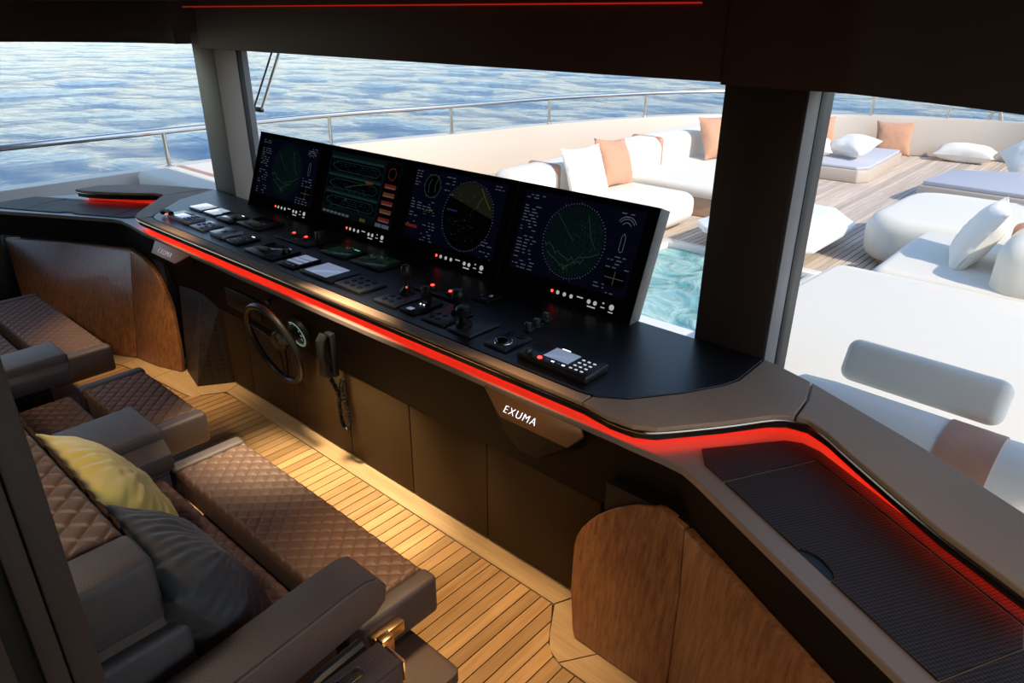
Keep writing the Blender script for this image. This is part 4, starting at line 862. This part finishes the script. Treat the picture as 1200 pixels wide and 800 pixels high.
mb = MB(); mb.lathe([(.028, ZT+.010), (.026, ZT+.018), (.018, ZT+.026), (.003, ZT+.029)], (1.095, 1.69, 0), 20); mb.build('ball', M_GLOSSB, t)
for k in range(2): sub(t, 'button', M_BLACK, 1.06+k*.045, 1.09+k*.045, 1.745, 1.768, ZT+.01, ZT+.013)
for x, y, lb in ((1.078, 1.845, 'nearest the trackball'), (1.078, 1.895, 'between the other two'), (1.065, 1.965, 'nearest the displays')):
    mb = MB(); mb.lathe([(.020, ZT), (.020, ZT+.008), (.014, ZT+.010), (.014, ZT+.024), (.011, ZT+.028)], (x, y, 0), 18)
    o = thing('dimmer_knob', (x, y, ZT), 'small dark dimmer knob with pale legend, '+lb, 'knob', 'dimmer knobs beside the trackball'); mb.build('knob', M_DKP, o)
    mb = MB(); mb.box(x-.008, x+.008, y+.024, y+.029, ZT, ZT+.001); mb.build('legend', M_GREYP, o)
    mb = MB(); mb.box(x-.010, x+.010, y-.005, y+.005, ZT+.028, ZT+.0295); mb.build('cap_print', M_GREYP, o)
# starboard radio
t = thing('marine_radio', (1.35, 1.7, ZT), 'long black marine radio with lit blue screen and white number keys', 'radio')
mb = MB(); mb.box(1.205, 1.495, 1.635, 1.765, ZT, ZT+.026); mb.build('body', mat('radio_black', (.016, .015, .017), .35), t, bevel=.006)
ZR = ZT+.026
for k in range(5): sub(t, 'speaker_slot', M_GREYP if 0 else M_SEAL, 1.215, 1.272, 1.690+k*.014, 1.695+k*.014, ZR, ZR+.0012)
btn(t, M_DKP, 1.235, 1.66, ZR, .014, .012, 'dial', 18); btn(t, M_REDL, 1.295, 1.650, ZR, .008, .004, 'red_button')
sub(t, 'screen', M_LCD, 1.292, 1.395, 1.672, 1.748, ZR, ZR+.0015)
sub(t, 'label', M_WHITEL, 1.31, 1.345, 1.752, 1.757, ZR, ZR+.001)
for k in range(4): sub(t, 'key', M_WHITEL if k % 2 else M_GREYP, 1.318+k*.022, 1.330+k*.022, 1.652, 1.658, ZR, ZR+.002)
for a in range(4):
    for c in range(3): sub(t, 'number_key', mat('key_white', (.5, .5, .5), .5, emit=(.8, .8, .85), estr=.5), 1.412+c*.022, 1.423+c*.022, 1.655+a*.024, 1.662+a*.024, ZR, ZR+.002)

# ------------------------------------------------------------------ wheel, gauge, handset
WC = Vector((-.11, 1.462, .540)); WA = math.radians(12)
t = thing('steering_wheel', (-.11, 1.5, .5), 'black steering wheel with three spokes on the console front', 'steering wheel')
wx = Vector((1, 0, 0)); wy = Vector((0, -math.sin(WA), math.cos(WA))); wz = wx.cross(wy)   # towards the helmsman
def WP(r, a, d=0): return WC+wx*(r*math.cos(a))+wy*(r*math.sin(a))+wz*d
mb = MB(); mb.tube([WP(.195, 2*math.pi*k/48) for k in range(48)], .015, 10, closed=True); mb.build('rim', mat('black_leather_rim', (.010, .009, .009), .35, spec=.3), t)
for a in (20, 160, 270):
    a = math.radians(a); mb = MB(); mb.tube([WP(.03, a, -.03), WP(.09, a, -.022), WP(.185, a, -.004)], [.022, .015, .012], 8); mb.build('spoke', M_BLACK, t)
mb = MB(); mb.lathe([(.045, -.05), (.05, -.03), (.042, -.012), (.02, -.008)], WC, 20, Matrix(((wx.x, wy.x, wz.x), (wx.y, wy.y, wz.y), (wx.z, wy.z, wz.z)))); mb.build('hub', M_BLACK, t)
mb = MB(); mb.tube([WC-wz*.04, Vector((-.11, 1.60, .555))], .03, 14); mb.build('column', M_BLACK, t)
t = thing('gauge', (-.035, 1.575, .56), 'round black gauge with white tick marks behind the steering wheel', 'gauge')
gc = Vector((-.065, 1.566, .575)); fa = math.atan2(.068, .285); gy = Vector((0, math.sin(-fa), math.cos(fa))); gx = Vector((1, 0, 0)); gz = Vector((0, -math.cos(fa), -math.sin(fa)))
GM = Matrix(((gx.x, gy.x, gz.x), (gx.y, gy.y, gz.y), (gx.z, gy.z, gz.z)))
mb = MB(); mb.lathe([(.074, -.02), (.074, .006), (.068, .010)], gc, 30, GM); mb.build('case', M_BLACK, t)
mb = MB()
for k in range(25):
    a = math.radians(-120+k*10); 
    for r0, r1, wv in (((.050 if k % 4 == 0 else .054), .060, .0016),):
        ca, sa = math.cos(a), math.sin(a)
        mb.add([gc+GM @ Vector((r*ca-s_*sa*wv, r*sa+s_*ca*wv, .0108)) for r, s_ in ((r0, 1), (r0, -1), (r1, -1), (r1, 1))], [(0, 1, 2, 3)])
mb.build('tick_marks', emis('gauge_print', (.5, .85, .7), .32), t, smooth=False)
mb = MB(); mb.tube([gc+GM @ Vector((.064*math.cos(math.radians(-120+k*8)), .064*math.sin(math.radians(-120+k*8)), .011)) for k in range(31)], .0012, 6); mb.build('dial_ring', MATS['gauge_print'], t)
for k, (s_, a) in enumerate((('5', 40), ('10', 5), ('15', -32))):
    p = gc+GM @ Vector((.038*math.cos(math.radians(a)), .038*math.sin(math.radians(a)), .0108)); M = GM.to_4x4(); M.translation = p
    text('numeral', s_, .015, M, MATS['gauge_print'], t, .0004)
t = thing('handset', (.235, 1.53, .2), 'black telephone handset hanging on the console front with looped cord', 'telephone')
mb = MB(); mb.box(.205, .255, 1.525, 1.555, .47, .675); mb.build('cradle', M_BLACK, t, bevel=.008)
mb = MB(); mb.tube([(.23, 1.515, .475), (.23, 1.495, .50), (.23, 1.490, .58), (.23, 1.495, .65), (.23, 1.515, .672)], [.022, .024, .018, .024, .022], 12); mb.build('receiver', M_BLACK, t)
cp = catmull([(.235, 1.515, .47), (.24, 1.53, .43), (.235, 1.55, .37), (.215, 1.56, .29), (.225, 1.56, .215), (.255, 1.56, .195), (.278, 1.56, .235), (.27, 1.56, .31), (.25, 1.555, .40), (.252, 1.565, .45)], 14)
mb = MB(); cr = []
for i, p in enumerate(cp):
    a = i*1.9; cr.append(p+Vector((math.cos(a)*.006, 0, math.sin(a)*.006)))
mb.tube(cr, .0085, 7); mb.build('cord', M_BLACK, t)
t = thing('hook', (-.24, 1.55, .66), 'small red-lit hook lamp above the steering wheel', 'lamp')
mb = MB(); mb.tube([(-.255, 1.545, .690), (-.24, 1.53, .695), (-.215, 1.53, .692)], .009, 10); mb.build('body', M_BLACK, t)

# wiper outside
t = thing('windscreen_wiper', (-1.87, 2.56, 1.3), 'slim black windscreen wiper arms outside the main pane', 'wiper')
for a, c, r in (((-1.60, 2.54, 1.72), (-1.935, 2.54, 1.335), .006), ((-1.52, 2.54, 1.72), (-1.845, 2.54, 1.330), .009)):
    mb = MB(); mb.tube([a, c], r, 8); mb.build('arm', M_STEEL if r > .007 else M_BLACK, t)
mb = MB(); mb.box(-1.945, -1.835, 2.525, 2.555, 1.315, 1.345); mb.build('pivot', M_BLACK, t, bevel=.005)

# ================================================================== HELM SEATS
def qh(p, q, c):
    s2 = math.sqrt(.5); a = ((p+q)*s2/c) % 1; d = ((p-q)*s2/c) % 1
    m = min(a, 1-a, d, 1-d)*c
    return .72*(1-math.exp(-m/.0026))+.28*(16*a*(1-a)*d*(1-d))**.5
def quilt(name, m, parent, x0, x1, y0, y1, zf, c=.040, amp=.0075, edge=.018, res=.0036):
    nu = max(8, int((x1-x0)/res)); nv = max(8, int((y1-y0)/res))
    def fn(u, v):
        x = x0+(x1-x0)*u; y = y0+(y1-y0)*v; h = qh(x, y, c)
        e = min(x-x0, x1-x, y-y0, y1-y); k = min(e/edge, 1); k = math.sqrt(max(0, 1-(1-k)**2))
        p = zf(x, y); return (p[0], p[1], p[2]-.022*(1-k)+amp*h*k)
    mb = MB(); mb.grid(fn, nu, nv); return mb.build(name, m, parent, ang=180)
def chair(x0, x1, label, left_arm, right_arm, backx=None):
    t = thing('helm_chair', ((x0+x1)/2, .55, 0), label, 'seat')
    bx = .062
    # leg rest
    mb = MB(); mb.box(x0+bx, x1-bx, .785, 1.045, .285, .392); lr = mb.build('leg_rest', M_BANDS, t, bevel=.02, seg=3)
    quilt('quilted_pad', M_QUILT, lr, x0+bx-.002, x1-bx+.002, .780, 1.050, lambda x, y: (x, y, .405))
    for a, c in ((x0, x0+bx), (x1-bx, x1)):
        mb = MB(); mb.box(a, c, .775, 1.055, .275, .412); mb.build('end_band', M_BAND, lr, bevel=.016, seg=3)
    mb = MB(); mb.box(x0+.2, x1-.2, .60, 1.0, .24, .28); mb.build('leg_rest_frame', M_BLACK, t)
    # seat
    mb = MB(); mb.box(x0+.05, x1-.05, .10, .735, .20, .385); se = mb.build('seat', M_BANDS, t, bevel=.02, seg=3)
    quilt('quilted_pad', M_QUILT, se, x0+.055, x1-.055, .33, .738, lambda x, y: (x, y, .402))
    mb = MB(); mb.box(x0+.12, x1-.12, .10, .66, .0, .20); mb.build('plinth', M_BLACK, t, bevel=.01)
    # back
    X0, X1 = (x0+.05, x1-.12) if backx is None else backx
    mb = MB(); mb.add([(X0, .10, .40), (X1, .10, .40), (X1, .43, .40), (X0, .43, .40), (X0, .08, .845), (X1, .08, .845), (X1, .36, .845), (X0, .36, .845)],
                      [(3, 2, 1, 0), (4, 5, 6, 7), (0, 1, 5, 4), (1, 2, 6, 5), (2, 3, 7, 6), (3, 0, 4, 7)]); bk = mb.build('backrest', M_BANDS, t, bevel=.03, seg=3)
    qa, qb = X0+.07, X1-.13
    quilt('quilted_pad', M_QUILT, bk, qa, qb, .075, .362, lambda x, y: (x, y, .857), c=.050, amp=.009)
    def ff(x, y): return (x, .443-.07*(y-.40)/.44+.012, y)
    nu = int((qb-qa)/.006)
    def fn(u, v):
        x = qa+(qb-qa)*u; z = .42+.43*v
        return (x, .430-.07*(z-.40)/.445+.004+.011*qh(x, z, .05), z)
    mb = MB(); mb.grid(fn, nu, 72); mb.build('quilted_front', M_QUILT, bk, ang=180)
    mb = MB(); mb.box(X1-.13, X1+.004, .07, .372, .69, .862); mb.build('side_bolster', M_BAND, bk, bevel=.022, seg=4)
    mb = MB(); mb.box(X0-.004, X0+.07, .07, .372, .69, .862); mb.build('side_bolster', M_BAND, bk, bevel=.022, seg=4)
    mb = MB(); mb.box(X1-.10, X1+.03, .08, .405, .50, .675); mb.build('lower_bolster', M_BAND, bk, bevel=.022, seg=4)
    for a, c, z, lip in (left_arm, right_arm):
        if a is None: continue
        mb = MB(); mb.box(a, c, .18, .79, z-.085, z); ar = mb.build('armrest', M_BAND, t, bevel=.012, seg=3)
        if lip:
            mb = MB(); mb.add([(c+.003, .30, z-.03), (c+lip, .30, z-.055), (c+lip, .775, z-.055), (c+.003, .785, z-.03), (c+.003, .30, z-.10), (c+lip, .30, z-.12), (c+lip, .775, z-.12), (c+.003, .785, z-.10)],
                              [(0, 1, 2, 3), (7, 6, 5, 4), (0, 4, 5, 1), (1, 5, 6, 2), (2, 6, 7, 3), (3, 7, 4, 0)]); mb.build('arm_lip', M_BAND, ar, bevel=.008)
        mb = MB(); mb.box(a+.04, c-.04, .30, .70, .18, z-.085); mb.build('arm_support', M_BLACK, t)
    return t
A = chair(.27, 1.415, 'double quilted brown helm seat holding a yellow and a charcoal pillow', (None, 0, 0, 0), (None, 0, 0, 0), backx=(.32, 1.30))
chair(-.62, .02, 'single quilted brown helm seat facing the steering wheel', (None, 0, 0, 0), (.012, .272, .555, .085))
chair(-2.05, -.95, 'double quilted brown helm seat nearest the port walnut cabinet', (None, 0, 0, 0), (-.855, -.655, .555, .03))
# starboard armrest of the double seat
def armbar(parent):
    mb = MB(); y0, y1 = .05, .82
    prof = [(y0, .56), (.70, .632), (.76, .635), (.80, .62), (.822, .585), (.815, .54), (.78, .515), (.70, .505), (y0, .42)]
    n = len(prof); vs = [(1.372, y, z) for y, z in prof]+[(1.49, y, z) for y, z in prof]
    mb.add(vs, [tuple(range(n)), tuple(range(2*n-1, n-1, -1))]+[(i, (i+1) % n, (i+1) % n+n, i+n) for i in range(n)])
    ar = mb.build('armrest', M_BANDS, parent, bevel=.008, seg=3)
    mb = MB(); top_ = [(y0, .563), (.70, .635), (.755, .638), (.79, .627)]
    mb.thick([(1.372, y, z) for y, z in top_], [(1.488, y, z) for y, z in top_], (0, 0, .006)); mb.build('top_pad', M_BAND, ar, bevel=.003)
    mb = MB(); mb.tube([(1.46, .30, .33), (1.47, .62, .42), (1.47, .74, .43)], .020, 10); mb.build('strut', M_DKP, parent)
    mb = MB(); mb.box(1.505, 1.60, .30, .775, .28, .440); c = mb.build('control_arm', M_BANDS, parent, bevel=.02, seg=3)
    mb = MB(); mb.box(1.507, 1.60, .31, .765, .442, .450); mb.build('top_pad', M_BAND, c, bevel=.003)
    mb = MB(); mb.prism(rnd([(1.53, .585), (1.565, .585), (1.565, .685), (1.53, .685)], .02), .450, .454); mb.build('switch_plate', M_CHROME, c, bevel=.001)
    mb = MB(); mb.prism(rnd([(1.536, .62), (1.559, .62), (1.559, .66), (1.536, .66)], .008), .454, .460); mb.build('switch', M_DKP, c, bevel=.002)
    mb = MB(); mb.box(1.416, 1.445, .80, .90, .335, .375); mb.box(1.446, 1.475, .80, .84, .335, .39); mb.build('latch', M_GOLD, parent, bevel=.004)
    mb = MB(); mb.box(1.515, 1.59, .776, .786, .36, .43); mb.build('end_plate', M_GOLD, c, bevel=.006)
    mb = MB(); mb.prism(rnd([(1.2, .72), (1.57, .72), (1.57, .995), (1.2, .995)], .03), .155, .20); mb.build('foot_board', M_BANDS, parent, bevel=.008)
armbar(A)
pillow('pillow', M_YEL, .50, .40, .22, (.60, .495, .575), (math.radians(60), 0, math.radians(178)), 'yellow satin pillow leaning on the quilted back of the double seat', seed=21, wr=.005, n=84, pinch=.05, rad=.003, rf=23)
pillow('pillow', M_CHAR, .50, .42, .23, (1.10, .495, .565), (math.radians(60), math.radians(2), math.radians(177)), 'charcoal velvet pillow beside the yellow pillow on the double seat', seed=25, wr=.005, n=96, pinch=.05, rad=.0022, rf=37)

# ================================================================== INTERIOR LAMPS, AFT FILL ADDED
def downlight(x, y, power, size, col, tx, ty, tz, label, blend=.6, rad=.05):
    t = thing('ceiling_spotlight', (x, y, 1.95), label, 'lamp', 'ceiling spotlights')
    zc = 1.975 if y > 1.2 else 2.06
    mb = MB(); mb.lathe([(.05, zc-.018), (.05, zc), (.035, zc), (.035, zc-.014)], (x, y, 0), 20); mb.build('trim_ring', M_CHROME, t)
    L = bpy.data.lights.new('spot', 'SPOT'); L.energy = power; L.spot_size = math.radians(size); L.spot_blend = blend; L.color = col; L.shadow_soft_size = rad
    o = bpy.data.objects.new('spot', L); COL.objects.link(o); o.parent = t; o.location = (0, 0, zc-.03-1.95)
    o.rotation_euler = (Vector((x, y, 2.03))-Vector((tx, ty, tz))).to_track_quat('Z', 'Y').to_euler()
downlight(.32, 1.22, 300, 42, (1, .79, .52), .36, 1.32, 0, 'round ceiling spotlight above the floor by the hanging handset', blend=.8, rad=.1)
downlight(1.30, 1.25, 95, 42, (1, .66, .34), 1.30, 1.2, 0, 'round ceiling spotlight above the floor by the glowing name plate', blend=.8, rad=.1)
downlight(-1.15, 1.28, 85, 40, (1, .68, .34), -1.15, 1.25, 0, 'round ceiling spotlight above the floor by the perforated cover', blend=.8, rad=.1)
downlight(.85, -.15, 42, 74, (1, .80, .62), .85, .40, .4, 'added fill spotlight behind the seat with two pillows', rad=.12)  # this and the next two: fill added to brighten the seats
downlight(-.3, -.15, 34, 74, (1, .80, .62), -.3, .40, .4, 'added fill spotlight behind the single helm seat', rad=.12)
downlight(-1.45, -.15, 34, 74, (1, .80, .62), -1.45, .40, .4, 'added fill spotlight behind the seat by the port cabinet', rad=.12)
downlight(2.35, .55, 26, 80, (1, .74, .5), 2.2, 1.1, .3, 'added fill spotlight behind the starboard walnut cabinet', rad=.12)  # extra fill added to brighten the walnut front and wing
